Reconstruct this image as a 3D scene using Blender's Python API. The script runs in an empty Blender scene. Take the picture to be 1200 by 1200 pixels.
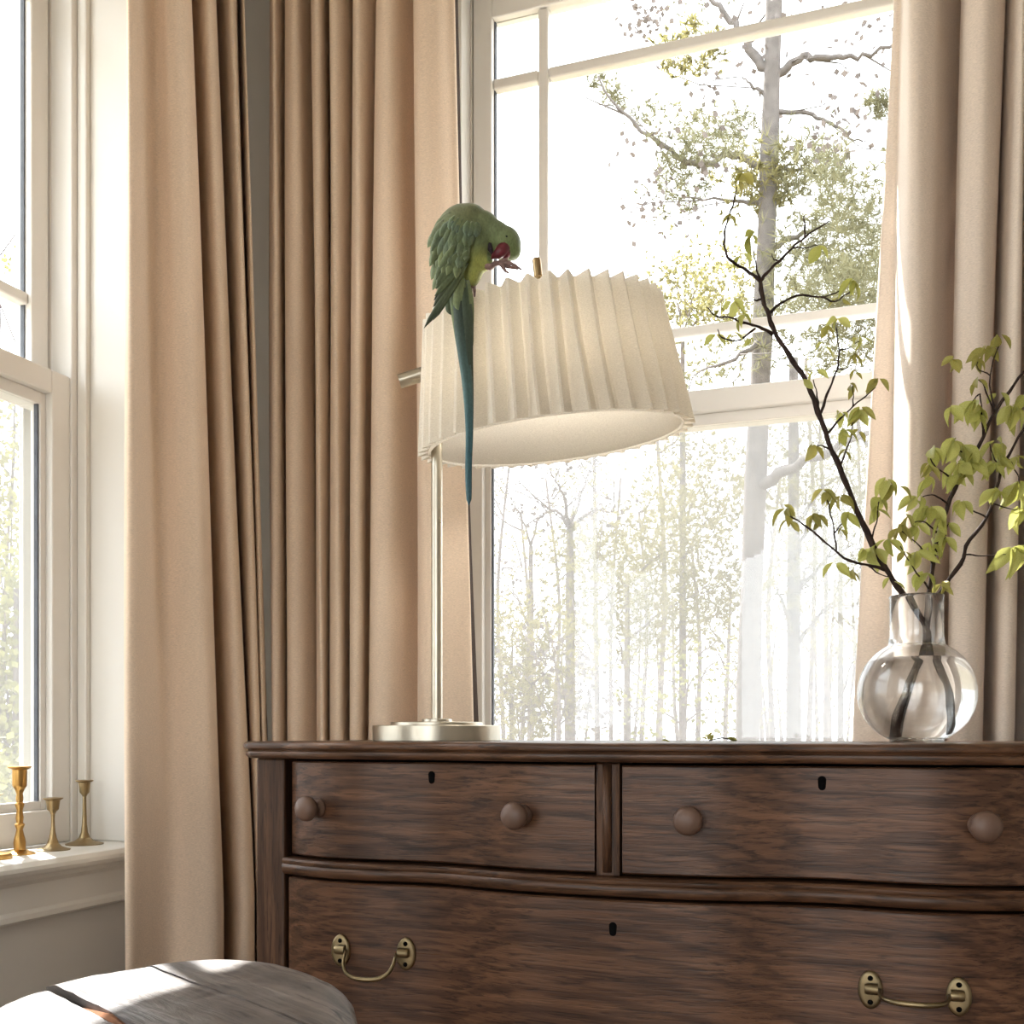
import bpy, bmesh, math, random
from mathutils import Vector, Matrix, Euler

random.seed(7)
scene = bpy.context.scene
COL = scene.collection

# ------------------------------------------------------------------ camera
YAW = math.radians(19.6)
CS, SN = math.cos(YAW), math.sin(YAW)
FOC = 1264.0            # focal length in pixels of the 1200 px frame
EYE = 0.93              # camera height, just above the dresser top
HOR = 860.0             # image row of the horizon
cam_d = bpy.data.cameras.new('camera')
cam_d.sensor_width = 36.0
cam_d.lens = 36.0 * FOC / 1200.0
cam_d.shift_y = (HOR - 600.0) / 1200.0
cam_d.clip_start = 0.05
cam_d.clip_end = 300
cam = bpy.data.objects.new('camera', cam_d)
cam.location = (0, 0, EYE)
cam.rotation_euler = (math.radians(90), 0, YAW)
COL.objects.link(cam)
scene.camera = cam

# ------------------------------------------------------------------ world, sun, exposure
SKY = 3.2
SUN = 13.0
world = bpy.data.worlds.new('world')
scene.world = world
world.use_nodes = True
bg = world.node_tree.nodes['Background']
bg.inputs[0].default_value = (0.93, 0.965, 1.0, 1)
bg.inputs[1].default_value = SKY
sun_d = bpy.data.lights.new('sun', 'SUN')
sun_d.energy = SUN
sun_d.angle = math.radians(0.53)
sun_d.color = (1.0, 0.965, 0.92)
sun = bpy.data.objects.new('sun', sun_d)
SUN_DIR = Vector((0.804, -0.595, -1.24)).normalized()
sun.rotation_euler = SUN_DIR.to_track_quat('-Z', 'Y').to_euler()
sun.location = (-6, 8, 12)
COL.objects.link(sun)
vs = scene.view_settings
vs.view_transform = 'Standard'
vs.look = 'None'
vs.gamma = 1.0
vs.use_curve_mapping = False
vs.exposure = 1.0
scene.cycles.sample_clamp_indirect = 6.0
scene.cycles.max_bounces = 14
scene.cycles.diffuse_bounces = 6
scene.cycles.transparent_max_bounces = 24


# ------------------------------------------------------------------ measuring helpers
def ray(px, py):
    u = (px - 600.0) / FOC
    return Vector((CS * u - SN, SN * u + CS, (HOR - py) / FOC))

def atY(px, py, Y):
    r = ray(px, py); t = Y / r.y
    return Vector((r.x * t, Y, EYE + r.z * t))

def atX(px, py, X):
    r = ray(px, py); t = X / r.x
    return Vector((X, r.y * t, EYE + r.z * t))

def atZ(px, py, z):
    r = ray(px, py); t = (z - EYE) / r.z
    return Vector((r.x * t, r.y * t, z))

def atD(px, py, d):
    r = ray(px, py)
    return Vector((r.x * d, r.y * d, EYE + r.z * d))

RIGHT = Vector((CS, SN, 0)); FWD = Vector((-SN, CS, 0)); UP = Vector((0, 0, 1))


# ------------------------------------------------------------------ object helpers
def wm(o):
    if o.parent:
        return wm(o.parent) @ o.matrix_parent_inverse @ o.matrix_basis
    return o.matrix_basis.copy()

def par(o, p, local=False):
    o.parent = p
    if not local:
        o.matrix_parent_inverse = wm(p).inverted()

def tag(o, label=None, cat=None, group=None, kind=None):
    if label: o['label'] = label
    if cat: o['category'] = cat
    if group: o['group'] = group
    if kind: o['kind'] = kind
    return o

def empty(name, loc=(0, 0, 0), rotz=0.0):
    o = bpy.data.objects.new(name, None)
    o.empty_display_size = 0.05
    o.matrix_basis = Matrix.Translation(Vector(loc)) @ Matrix.Rotation(rotz, 4, 'Z')
    COL.objects.link(o)
    return o

def link_mesh(name, me, mat=None, parent=None, local=False, M=None):
    o = bpy.data.objects.new(name, me)
    if mat is not None and not me.materials:
        me.materials.append(mat)
    if M is not None:
        o.matrix_basis = M
    COL.objects.link(o)
    if parent is not None:
        par(o, parent, local)
    return o

def smooth(me, on=True):
    me.polygons.foreach_set('use_smooth', [on] * len(me.polygons))

class MB:
    """collects shapes for ONE mesh"""
    def __init__(self):
        self.v = []; self.f = []
    def add(self, vs, fs):
        b = len(self.v)
        self.v += [tuple(p) for p in vs]
        self.f += [tuple(i + b for i in f) for f in fs]
    def box(self, x0, x1, y0, y1, z0, z1):
        vs = [(x0,y0,z0),(x1,y0,z0),(x1,y1,z0),(x0,y1,z0),(x0,y0,z1),(x1,y0,z1),(x1,y1,z1),(x0,y1,z1)]
        self.add(vs, [(0,3,2,1),(4,5,6,7),(0,1,5,4),(1,2,6,5),(2,3,7,6),(3,0,4,7)])
    def tube(self, pts, radii, seg=8, cap=True):
        pts = [Vector(p) for p in pts]
        n = len(pts)
        if not hasattr(radii, '__len__'): radii = [radii] * n
        vs = []; fs = []
        t0 = (pts[1] - pts[0]).normalized()
        a = t0.orthogonal().normalized()
        for i in range(n):
            if i == 0: t = (pts[1] - pts[0])
            elif i == n - 1: t = (pts[-1] - pts[-2])
            else: t = (pts[i + 1] - pts[i - 1])
            t = t.normalized() if t.length > 1e-9 else t0
            a = (a - t * a.dot(t))
            a = a.normalized() if a.length > 1e-9 else t.orthogonal().normalized()
            b = t.cross(a)
            for k in range(seg):
                an = 2 * math.pi * k / seg
                vs.append(pts[i] + (a * math.cos(an) + b * math.sin(an)) * radii[i])
        for i in range(n - 1):
            for k in range(seg):
                k2 = (k + 1) % seg
                fs.append((i*seg+k, i*seg+k2, (i+1)*seg+k2, (i+1)*seg+k))
        if cap:
            fs.append(tuple(range(seg - 1, -1, -1)))
            fs.append(tuple((n - 1) * seg + k for k in range(seg)))
        self.add(vs, fs)
    def lathe(self, prof, M=None, seg=32, cap0=True, cap1=True):
        """prof: list of (r, z); M places it"""
        M = M or Matrix.Identity(4)
        vs = []; fs = []
        n = len(prof)
        for r, z in prof:
            for k in range(seg):
                an = 2 * math.pi * k / seg
                vs.append(M @ Vector((r * math.cos(an), r * math.sin(an), z)))
        for i in range(n - 1):
            for k in range(seg):
                k2 = (k + 1) % seg
                fs.append((i*seg+k, i*seg+k2, (i+1)*seg+k2, (i+1)*seg+k))
        if cap0: fs.append(tuple(range(seg - 1, -1, -1)))
        if cap1: fs.append(tuple((n - 1) * seg + k for k in range(seg)))
        self.add(vs, fs)
    def grid(self, rows, closed=False):
        """rows: list of equal-length point lists"""
        n = len(rows); m = len(rows[0])
        vs = [p for r in rows for p in r]
        fs = []
        for i in range(n - 1):
            for k in range(m if closed else m - 1):
                k2 = (k + 1) % m
                fs.append((i*m+k, i*m+k2, (i+1)*m+k2, (i+1)*m+k))
        self.add(vs, fs)
    def mesh(self, name, sm=False):
        me = bpy.data.meshes.new(name)
        me.from_pydata(self.v, [], self.f)
        me.validate()
        if sm: smooth(me)
        me.update()
        return me
    def build(self, name, mat, parent=None, sm=False, local=False, bevel=0.0, autosm=None):
        me = self.mesh(name, sm)
        o = link_mesh(name, me, mat, parent, local)
        if bevel:
            m = o.modifiers.new('bevel', 'BEVEL'); m.width = bevel; m.segments = 2; m.limit_method = 'ANGLE'
            m.angle_limit = math.radians(40)
        if autosm:
            me.set_sharp_from_angle(angle=math.radians(autosm))
        return o

def catmull(pts, n):
    """resample a polyline of Vectors/tuples smoothly, n samples per span"""
    P = [Vector(p) for p in pts]
    P = [P[0] * 2 - P[1]] + P + [P[-1] * 2 - P[-2]]
    out = []
    for i in range(1, len(P) - 2):
        p0, p1, p2, p3 = P[i-1], P[i], P[i+1], P[i+2]
        for k in range(n):
            t = k / n
            out.append(0.5 * ((2*p1) + (p2-p0)*t + (2*p0-5*p1+4*p2-p3)*t*t + (3*p1-p0-3*p2+p3)*t*t*t))
    out.append(P[-2])
    return out

def interp(xs, ys, x):
    """smooth 1-D interpolation (catmull-rom on uneven knots, monotone enough)"""
    if x <= xs[0]: return ys[0]
    if x >= xs[-1]: return ys[-1]
    for i in range(len(xs) - 1):
        if x <= xs[i + 1]:
            t = (x - xs[i]) / (xs[i + 1] - xs[i])
            h = xs[i + 1] - xs[i]
            def sl(j):
                if j <= 0: return (ys[1]-ys[0])/(xs[1]-xs[0])
                if j >= len(xs)-1: return (ys[-1]-ys[-2])/(xs[-1]-xs[-2])
                return (ys[j+1]-ys[j-1])/(xs[j+1]-xs[j-1])
            m0, m1 = sl(i)*h, sl(i+1)*h
            t2, t3 = t*t, t*t*t
            return (2*t3-3*t2+1)*ys[i] + (t3-2*t2+t)*m0 + (-2*t3+3*t2)*ys[i+1] + (t3-t2)*m1

# ------------------------------------------------------------------ materials
def newmat(name):
    m = bpy.data.materials.new(name); m.use_nodes = True
    nt = m.node_tree
    b = nt.nodes['Principled BSDF']
    return m, nt, b

def noise(nt, scale=(1, 1, 1), detail=3.0, rough=0.5, dist=0.0, base=1.0, coord='Object'):
    tc = nt.nodes.new('ShaderNodeTexCoord')
    mp = nt.nodes.new('ShaderNodeMapping'); mp.inputs['Scale'].default_value = scale
    nz = nt.nodes.new('ShaderNodeTexNoise')
    nz.inputs['Scale'].default_value = base; nz.inputs['Detail'].default_value = detail
    nz.inputs['Roughness'].default_value = rough; nz.inputs['Distortion'].default_value = dist
    nt.links.new(tc.outputs[coord], mp.inputs['Vector'])
    nt.links.new(mp.outputs[0], nz.inputs['Vector'])
    return nz

def ramp(nt, fac, stops):
    r = nt.nodes.new('ShaderNodeValToRGB')
    els = r.color_ramp.elements
    while len(els) < len(stops): els.new(0.5)
    for e, (p, c) in zip(els, stops):
        e.position = p; e.color = (*c, 1) if len(c) == 3 else c
    nt.links.new(fac, r.inputs[0])
    return r

def bump(nt, bsdf, height, strength=0.2, dist=0.001):
    b = nt.nodes.new('ShaderNodeBump')
    b.inputs['Strength'].default_value = strength; b.inputs['Distance'].default_value = dist
    nt.links.new(height, b.inputs['Height'])
    nt.links.new(b.outputs[0], bsdf.inputs['Normal'])
    return b

def mixc(nt, fac, a, b, mode='MIX'):
    m = nt.nodes.new('ShaderNodeMix'); m.data_type = 'RGBA'; m.blend_type = mode
    for s, v in ((0, fac), (6, a), (7, b)):
        if hasattr(v, 'links'): nt.links.new(v, m.inputs[s])
        elif s == 0: m.inputs[0].default_value = v
        else: m.inputs[s].default_value = (*v, 1)
    return m.outputs[2]

def paint(name, col, rough=0.5, var=0.04, spec=0.4):
    m, nt, b = newmat(name)
    nz = noise(nt, (3, 3, 3), 4)
    r = ramp(nt, nz.outputs[0], [(0.3, [c * (1 - var) for c in col]), (0.7, [min(1, c * (1 + var)) for c in col])])
    nt.links.new(r.outputs[0], b.inputs['Base Color'])
    b.inputs['Roughness'].default_value = rough
    b.inputs['Specular IOR Level'].default_value = spec
    fine = noise(nt, (260, 260, 260), 2)
    bump(nt, b, fine.outputs[0], 0.06, 0.0005)
    return m

def oak(name, dark, mid, light, scl=(2.2, 30, 30), rough=0.42, pore=1.0):
    """stretched-noise oak grain; the stretched axis is the one with the small scale"""
    m, nt, b = newmat(name)
    warp = noise(nt, tuple(s * 0.25 for s in scl), 2)
    base = noise(nt, scl, 6, 0.62, 1.4)
    r = ramp(nt, base.outputs[0], [(0.22, dark), (0.48, mid), (0.75, light)])
    ps = tuple(s * 5 for s in scl)
    por = noise(nt, ps, 3, 0.7, 0.6)
    pr = ramp(nt, por.outputs[0], [(0.36, (0.25, 0.25, 0.25)), (0.5, (1, 1, 1))])
    c1 = mixc(nt, 0.8 * pore, r.outputs[0], pr.outputs[0], 'MULTIPLY')
    wr = ramp(nt, warp.outputs[0], [(0.3, (0.7, 0.66, 0.66)), (0.7, (1.15, 1.12, 1.1))])
    c2 = mixc(nt, 1.0, c1, wr.outputs[0], 'MULTIPLY')
    tc = nt.nodes.new('ShaderNodeTexCoord'); mp = nt.nodes.new('ShaderNodeMapping')
    mp.inputs['Scale'].default_value = tuple(.06 if v == min(scl) else 1.0 for v in scl)
    wv = nt.nodes.new('ShaderNodeTexWave'); wv.bands_direction = 'DIAGONAL'
    wv.inputs['Scale'].default_value = 24; wv.inputs['Distortion'].default_value = 9; wv.inputs['Detail'].default_value = 3
    wv.inputs['Detail Scale'].default_value = 1.3
    nt.links.new(tc.outputs['Object'], mp.inputs[0]); nt.links.new(mp.outputs[0], wv.inputs[0])
    wl = ramp(nt, wv.outputs[0], [(0.12, (0.62, 0.6, 0.58)), (0.45, (1.08, 1.08, 1.08))])
    c2 = mixc(nt, 0.8, c2, wl.outputs[0], 'MULTIPLY')
    nt.links.new(c2, b.inputs['Base Color'])
    rr = ramp(nt, base.outputs[0], [(0.3, (rough + 0.12,) * 3), (0.7, (rough - 0.05,) * 3)])
    nt.links.new(rr.outputs[0], b.inputs['Roughness'])
    b.inputs['Specular IOR Level'].default_value = 0.28
    bump(nt, b, por.outputs[0], 0.35, 0.0012)
    return m

def metal(name, col, rough=0.25, var=0.25):
    m, nt, b = newmat(name)
    b.inputs['Metallic'].default_value = 1.0
    nz = noise(nt, (22, 22, 22), 4)
    r = ramp(nt, nz.outputs[0], [(0.3, [c * (1 - var) for c in col]), (0.7, [c * (1 + var * 0.3) for c in col])])
    nt.links.new(r.outputs[0], b.inputs['Base Color'])
    rr = ramp(nt, nz.outputs[0], [(0.3, (rough + 0.1,) * 3), (0.7, (rough,) * 3)])
    nt.links.new(rr.outputs[0], b.inputs['Roughness'])
    return m

def cloth(name, col, trans=0.2, weave=900, var=0.06):
    m, nt, b = newmat(name)
    nz = noise(nt, (6, 6, 2), 4)
    thr = noise(nt, (weave * 0.3, weave * 0.3, weave * 1.4), 2)
    r = ramp(nt, nz.outputs[0], [(0.3, [c * (1 - var) for c in col]), (0.7, [c * (1 + var) for c in col])])
    t2 = ramp(nt, thr.outputs[0], [(0.3, (0.86, 0.86, 0.86)), (0.7, (1.08, 1.08, 1.08))])
    c = mixc(nt, 1.0, r.outputs[0], t2.outputs[0], 'MULTIPLY')
    nt.links.new(c, b.inputs['Base Color'])
    b.inputs['Roughness'].default_value = 0.9
    b.inputs['Specular IOR Level'].default_value = 0.15
    b.inputs['Sheen Weight'].default_value = 0.15
    bm = bump(nt, b, thr.outputs[0], 0.25, 0.0006)
    tr = nt.nodes.new('ShaderNodeBsdfTranslucent')
    nt.links.new(c, tr.inputs[0])
    mx = nt.nodes.new('ShaderNodeMixShader'); mx.inputs[0].default_value = trans
    out = nt.nodes['Material Output']
    nt.links.new(b.outputs[0], mx.inputs[1]); nt.links.new(tr.outputs[0], mx.inputs[2])
    nt.links.new(mx.outputs[0], out.inputs[0])
    return m

def pane_mat(name):
    m, nt, b = newmat(name)
    nt.nodes.remove(b)
    tr = nt.nodes.new('ShaderNodeBsdfTransparent'); tr.inputs[0].default_value = (0.97, 0.98, 0.98, 1)
    gl = nt.nodes.new('ShaderNodeBsdfGlossy'); gl.inputs['Roughness'].default_value = 0.02
    lw = nt.nodes.new('ShaderNodeLayerWeight')          # thin-pane reflectance, the same from both faces
    pw = nt.nodes.new('ShaderNodeMath'); pw.operation = 'POWER'; pw.inputs[1].default_value = 5.0
    ma = nt.nodes.new('ShaderNodeMath'); ma.operation = 'MULTIPLY_ADD'; ma.inputs[1].default_value = 0.6; ma.inputs[2].default_value = 0.03
    nt.links.new(lw.outputs['Facing'], pw.inputs[0]); nt.links.new(pw.outputs[0], ma.inputs[0])
    mx = nt.nodes.new('ShaderNodeMixShader')
    nt.links.new(ma.outputs[0], mx.inputs[0])
    nt.links.new(tr.outputs[0], mx.inputs[1]); nt.links.new(gl.outputs[0], mx.inputs[2])
    nt.links.new(mx.outputs[0], nt.nodes['Material Output'].inputs[0])
    return m

def screen_mat(name, fac=0.30):
    m, nt, b = newmat(name)
    nt.nodes.remove(b)
    tr = nt.nodes.new('ShaderNodeBsdfTransparent')
    di = nt.nodes.new('ShaderNodeBsdfDiffuse'); di.inputs[0].default_value = (0.26, 0.26, 0.265, 1)
    tl = nt.nodes.new('ShaderNodeBsdfTranslucent'); tl.inputs[0].default_value = (0.25, 0.25, 0.255, 1)
    a = nt.nodes.new('ShaderNodeMixShader'); a.inputs[0].default_value = 0.6
    nt.links.new(di.outputs[0], a.inputs[1]); nt.links.new(tl.outputs[0], a.inputs[2])
    mx = nt.nodes.new('ShaderNodeMixShader')
    mx.inputs[0].default_value = fac
    nt.links.new(tr.outputs[0], mx.inputs[1]); nt.links.new(a.outputs[0], mx.inputs[2])
    nt.links.new(mx.outputs[0], nt.nodes['Material Output'].inputs[0])
    return m

def glass_mat(name, ior, col=(1, 1, 1)):
    m, nt, b = newmat(name)
    nt.nodes.remove(b)
    g = nt.nodes.new('ShaderNodeBsdfGlass'); g.inputs['IOR'].default_value = ior
    g.inputs['Roughness'].default_value = 0.0; g.inputs[0].default_value = (*col, 1)
    tr = nt.nodes.new('ShaderNodeBsdfTransparent'); tr.inputs[0].default_value = (0.96, 0.97, 0.97, 1)
    mx = nt.nodes.new('ShaderNodeMixShader'); mx.inputs[0].default_value = 0.12
    nt.links.new(g.outputs[0], mx.inputs[1]); nt.links.new(tr.outputs[0], mx.inputs[2])
    nt.links.new(mx.outputs[0], nt.nodes['Material Output'].inputs[0])
    return m

def leafy(name, c0, c1, trans=0.45, scale=30, rough=0.5):
    m, nt, b = newmat(name)
    nz = noise(nt, (scale,) * 3, 2)
    oi = nt.nodes.new('ShaderNodeObjectInfo')
    ad = nt.nodes.new('ShaderNodeMath'); ad.operation = 'MULTIPLY_ADD'
    nt.links.new(oi.outputs['Random'], ad.inputs[0]); ad.inputs[1].default_value = 0.5
    nt.links.new(nz.outputs[0], ad.inputs[2])
    r = ramp(nt, ad.outputs[0], [(0.35, c0), (1.0, c1)])
    nt.links.new(r.outputs[0], b.inputs['Base Color'])
    b.inputs['Roughness'].default_value = rough
    tr = nt.nodes.new('ShaderNodeBsdfTranslucent')
    nt.links.new(r.outputs[0], tr.inputs[0])
    mx = nt.nodes.new('ShaderNodeMixShader'); mx.inputs[0].default_value = trans
    nt.links.new(b.outputs[0], mx.inputs[1]); nt.links.new(tr.outputs[0], mx.inputs[2])
    nt.links.new(mx.outputs[0], nt.nodes['Material Output'].inputs[0])
    return m

def flat(name, col, rough=0.6, spec=0.3, var=0.15, scale=40):
    m, nt, b = newmat(name)
    nz = noise(nt, (scale,) * 3, 3)
    r = ramp(nt, nz.outputs[0], [(0.3, [c * (1 - var) for c in col]), (0.7, [c * (1 + var) for c in col])])
    nt.links.new(r.outputs[0], b.inputs['Base Color'])
    b.inputs['Roughness'].default_value = rough
    b.inputs['Specular IOR Level'].default_value = spec
    return m

M_WALL = paint('wall_paint', (0.60, 0.58, 0.545), 0.7, 0.02)
M_CEIL = paint('ceiling_paint', (0.8, 0.79, 0.77), 0.8, 0.02)
M_TRIM = paint('trim_paint', (0.71, 0.692, 0.65), 0.35, 0.02)
M_VINYL = paint('sash_vinyl', (0.72, 0.71, 0.685), 0.3, 0.02)
M_PANE = pane_mat('window_glass')
M_SCREEN = screen_mat('insect_screen')
M_DARKGAP = flat('gasket_grey', (0.10, 0.11, 0.13), 0.5)
M_FLOOR = oak('floor_wood', (0.17, 0.12, 0.085), (0.26, 0.19, 0.14), (0.33, 0.25, 0.19), (30, 2.2, 30), 0.4)
M_OAK_H = oak('dresser_oak_along', (0.036, 0.0165, 0.0085), (0.088, 0.043, 0.0225), (0.140, 0.073, 0.040), (2.4, 30, 60), 0.32)
M_OAK_D = oak('dresser_oak_drawer', (0.034, 0.0155, 0.008), (0.092, 0.044, 0.0235), (0.148, 0.077, 0.043), (2.6, 30, 64), 0.32)
M_OAK_V = oak('dresser_oak_upright', (0.046, 0.022, 0.0115), (0.092, 0.046, 0.0245), (0.14, 0.075, 0.042), (64, 40, 3.2), 0.42)
M_KNOB = flat('knob_wood', (0.115, 0.066, 0.046), 0.45, 0.4)
M_BLACK = flat('keyhole_black', (0.004, 0.004, 0.004), 0.9, 0.0)
M_BRASS_OLD = metal('aged_brass', (0.24, 0.185, 0.105), 0.36, 0.4)
M_BRASS = metal('candle_brass', (0.52, 0.31, 0.10), 0.28, 0.25)
M_BRASS2 = metal('pale_candle_brass', (0.36, 0.27, 0.145), 0.34, 0.25)
M_NICKEL = metal('brushed_nickel', (0.50, 0.455, 0.37), 0.27, 0.08)
M_FINIAL = metal('bronze_finial', (0.35, 0.25, 0.13), 0.3, 0.2)
M_CURT = cloth('linen_curtain', (0.80, 0.645, 0.50), 0.12)
M_CURT_R = cloth('linen_curtain_skylit', (0.77, 0.665, 0.57), 0.10)  # same linen, bluish sky light put into the colour
M_SHADOW_STRIP = cloth('curtain_shadow_strip', (0.12, 0.10, 0.095), 0.05)
M_SHADE = cloth('pleated_linen', (0.90, 0.865, 0.80), 0.60, 1400, 0.02)
M_SHADE_IN = cloth('shade_lining_cloth', (0.94, 0.92, 0.88), 0.75, 1400, 0.02)
M_GLASS = glass_mat('vase_glass', 1.48)
M_WATER = glass_mat('vase_water', 1.333, (0.99, 0.99, 0.985))
M_TWIG = flat('twig_bark', (0.035, 0.022, 0.018), 0.8, 0.2, 0.4, 120)
M_LEAF = leafy('spring_leaf', (0.29, 0.30, 0.055), (0.52, 0.52, 0.16), 0.45)
M_LEAF_DARK = leafy('olive_spring_leaf', (0.20, 0.19, 0.035), (0.40, 0.36, 0.10), 0.45)

# ================================================================== THE ROOM
WX, WY = -1.255, 1.85          # inner faces of the left and the back wall
RX, FY, CZ = 2.7, -3.0, 2.72   # right wall, wall behind the camera, ceiling
GW = 0.443                     # half width of the window glass
OPN = GW + 0.086               # half width of the wall opening
Z0, Z1 = 0.70, 2.43            # wall opening heights
BX = -0.312                    # centre of the back window (and of the dresser)
LYc = 1.475 - GW               # centre of the left window

def struct(o):
    o['kind'] = 'structure'
    return o

def wall(name, along, pos, out, a0, a1, holes, thick=0.2):
    """along 'x' or 'y'; pos = inner face; out = +1/-1 outward; holes = [(lo, hi, z0, z1)]"""
    mb = MB()
    def b(p0, p1, z0, z1):
        q0, q1 = sorted((pos, pos + out * thick))
        if along == 'x': mb.box(p0, p1, q0, q1, z0, z1)
        else: mb.box(q0, q1, p0, p1, z0, z1)
    cur = a0
    for lo, hi, z0, z1 in sorted(holes):
        b(cur, lo, 0, CZ)
        b(lo, hi, 0, z0); b(lo, hi, z1, CZ)
        cur = hi
    b(cur, a1, 0, CZ)
    return struct(mb.build(name, M_WALL))

wall('wall_back', 'x', WY, 1, WX - 0.2, RX + 0.2, [(BX - OPN, BX + OPN, Z0, Z1)])
wall('wall_left', 'y', WX, -1, FY - 0.2, WY, [(LYc - OPN, LYc + OPN, Z0, Z1), (-2.85, -0.35, 0.30, Z1)])
wall('wall_right', 'y', RX, 1, FY - 0.2, WY, [])
wall('wall_front', 'x', FY, -1, WX, RX, [(-1.0, 0.9, 0.25, 2.43)])
mb = MB(); mb.box(WX - 0.2, RX + 0.2, FY - 0.2, WY + 0.2, -0.12, 0.0)
struct(mb.build('floor', M_FLOOR))
mb = MB(); mb.box(WX - 0.2, RX + 0.2, FY - 0.2, WY + 0.2, CZ, CZ + 0.12)
struct(mb.build('ceiling', M_CEIL))
for nm, args in (('baseboard_back', (WX, RX, WY - 0.016, WY, 0, 0.13)), ('baseboard_left', (WX, WX + 0.016, FY, WY - 0.016, 0, 0.13))):
    mb = MB(); mb.box(*args)
    struct(mb.build(nm, M_TRIM, bevel=0.004))

M_SOFFIT = paint('soffit_paint', (0.7, 0.69, 0.67), 0.6, 0.03)
mb = MB(); mb.box(WX - .70, WX - .2, FY - .6, WY + .2, 3.075, 3.11); mb.box(WX - .72, WX - .70, FY - .6, WY + .2, 3.075, 3.24)
mb.box(WX - .2, RX + .2, FY - .6, WY + .2, CZ + .12, 3.13)
struct(mb.build('sun_cut_eave', M_SOFFIT))  # unseen eave, added to cut off the sun patch on the stool

def window(name, loc, rotz):
    """double-hung window; local x along the wall, y outwards, origin on the inner wall face at floor level"""
    w = empty(name, loc, rotz); struct(w)
    def part(nm, boxes, mat, parent=w, bevel=0.0025):
        mb = MB()
        for b in boxes: mb.box(*b)
        return mb.build(nm, mat, parent, local=True, bevel=bevel)
    o = OPN; t = 0.004
    ZS = 0.742       # top of the stool
    # deep painted reveal, and the window unit's own frame behind it
    part('reveal', [(-o+.0, -o+.016, .0, .105, ZS, Z1), (o-.016, o, .0, .105, ZS, Z1), (-o+.016, o-.016, 0, .105, Z1-.016, Z1)], M_TRIM)
    part('frame', [(-o, -o+.040, .105, .20, ZS-.02, Z1), (o-.040, o, .105, .20, ZS-.02, Z1), (-o+.04, o-.04, .105, .20, Z1-.035, Z1), (-o+.04, o-.04, .105, .20, ZS-.03, ZS-.006)], M_VINYL)
    part('inner_stop', [(-o+.016, -o+.028, .085, .1045, ZS, Z1-.016), (o-.028, o-.016, .085, .1045, ZS, Z1-.016)], M_TRIM)
    part('parting_bead', [(-o+.040, -o+.048, .150, .158, ZS, Z1-.036), (o-.048, o-.040, .150, .158, ZS, Z1-.036)], M_TRIM, bevel=0.001)
    part('casing', [(-o-.085, -o, -.018, 0, ZS, Z1+.085), (o, o+.085, -.018, 0, ZS, Z1+.085), (-o, o, -.018, 0, Z1, Z1+.085)], M_TRIM, bevel=.004)
    # stool with a rounded nose, and a stepped apron below it
    mb = MB()
    prof = [(-.052, ZS-.020), (-.056, ZS-.014), (-.056, ZS-.008), (-.051, ZS-.001), (-.045, ZS), (.105, ZS), (.105, ZS-.024), (-.045, ZS-.024)]
    L = o + .12
    rows = [[(x, y, z) for y, z in prof] for x in (-L, L)]
    mb.grid(rows, closed=True)
    n = len(prof); mb.f += [tuple(range(n))[::-1], tuple(range(n, 2*n))]
    mb.build('stool', M_TRIM, w, local=True)
    mb = MB()
    prof = [(0, ZS-.024), (-.030, ZS-.024), (-.030, ZS-.032), (-.020, ZS-.040), (-.018, ZS-.078), (-.022, ZS-.084), (-.022, ZS-.092), (-.010, ZS-.098), (0, ZS-.098)]
    L = o + .09
    mb.grid([[(x, y, z) for y, z in prof] for x in (-L, L)], closed=True)
    n = len(prof); mb.f += [tuple(range(n))[::-1], tuple(range(n, 2*n))]
    mb.build('apron', M_TRIM, w, local=True)
    # lower sash (inner track)
    sx = GW + .046; gx = GW + .003
    ls = part('lower_sash', [(-sx, -gx, .108, .145, ZS, 1.555), (gx, sx, .108, .145, ZS, 1.555),
                             (-gx, gx, .108, .145, 1.514, 1.555), (-gx, gx, .108, .145, ZS, .800)], M_VINYL, bevel=.003)
    part('glazing_bead', [(-gx, -gx+.012, .122, .142, .800, 1.514), (gx-.012, gx, .122, .142, .800, 1.514),
                          (-gx+.012, gx-.012, .122, .142, 1.494, 1.514), (-gx+.012, gx-.012, .122, .142, .800, .815)], M_VINYL, ls, .001)
    part('gasket', [(-gx+.012, -gx+.015, .126, .134, .815, 1.494), (gx-.015, gx-.012, .126, .134, .815, 1.494)], M_DARKGAP, ls, 0)
    part('pane', [(-gx+.0125, gx-.0125, .128, .132, .8155, 1.4935)], M_PANE, ls, 0)
    # upper sash (outer track) with a border grille
    ux = GW + .044; zb, zt = 1.555, 2.349
    us = part('upper_sash', [(-ux, -GW, .150, .186, 1.50, 2.395), (GW, ux, .150, .186, 1.50, 2.395),
                             (-GW, GW, .150, .186, 2.349, 2.395), (-GW, GW, .150, .186, 1.50, zb)], M_VINYL, bevel=.003)
    part('gasket', [(-GW, -GW+.003, .164, .172, zb, zt), (GW-.003, GW, .164, .172, zb, zt)], M_DARKGAP, us, 0)
    mv = GW - .105; zh = (1.681, 2.221); h = .0105
    for x in (-mv, mv):
        part('muntin', [(x-h, x+h, .156, .180, zb, zt)], M_VINYL, us, .004)
    for z in zh:
        for a, b_ in ((-GW, -mv-h), (-mv+h, mv-h), (mv+h, GW)):
            part('muntin', [(a, b_, .1565, .1795, z-h, z+h)], M_VINYL, us, .004)
    xs = [(-GW+.003, -mv-h), (-mv+h, mv-h), (mv+h, GW-.003)]
    zs = [(zb, zh[0]-h), (zh[0]+h, zh[1]-h), (zh[1]+h, zt)]
    for a, b_ in xs:
        for c, d in zs:
            part('pane', [(a, b_, .166, .170, c, d)], M_PANE, us, 0)
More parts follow.
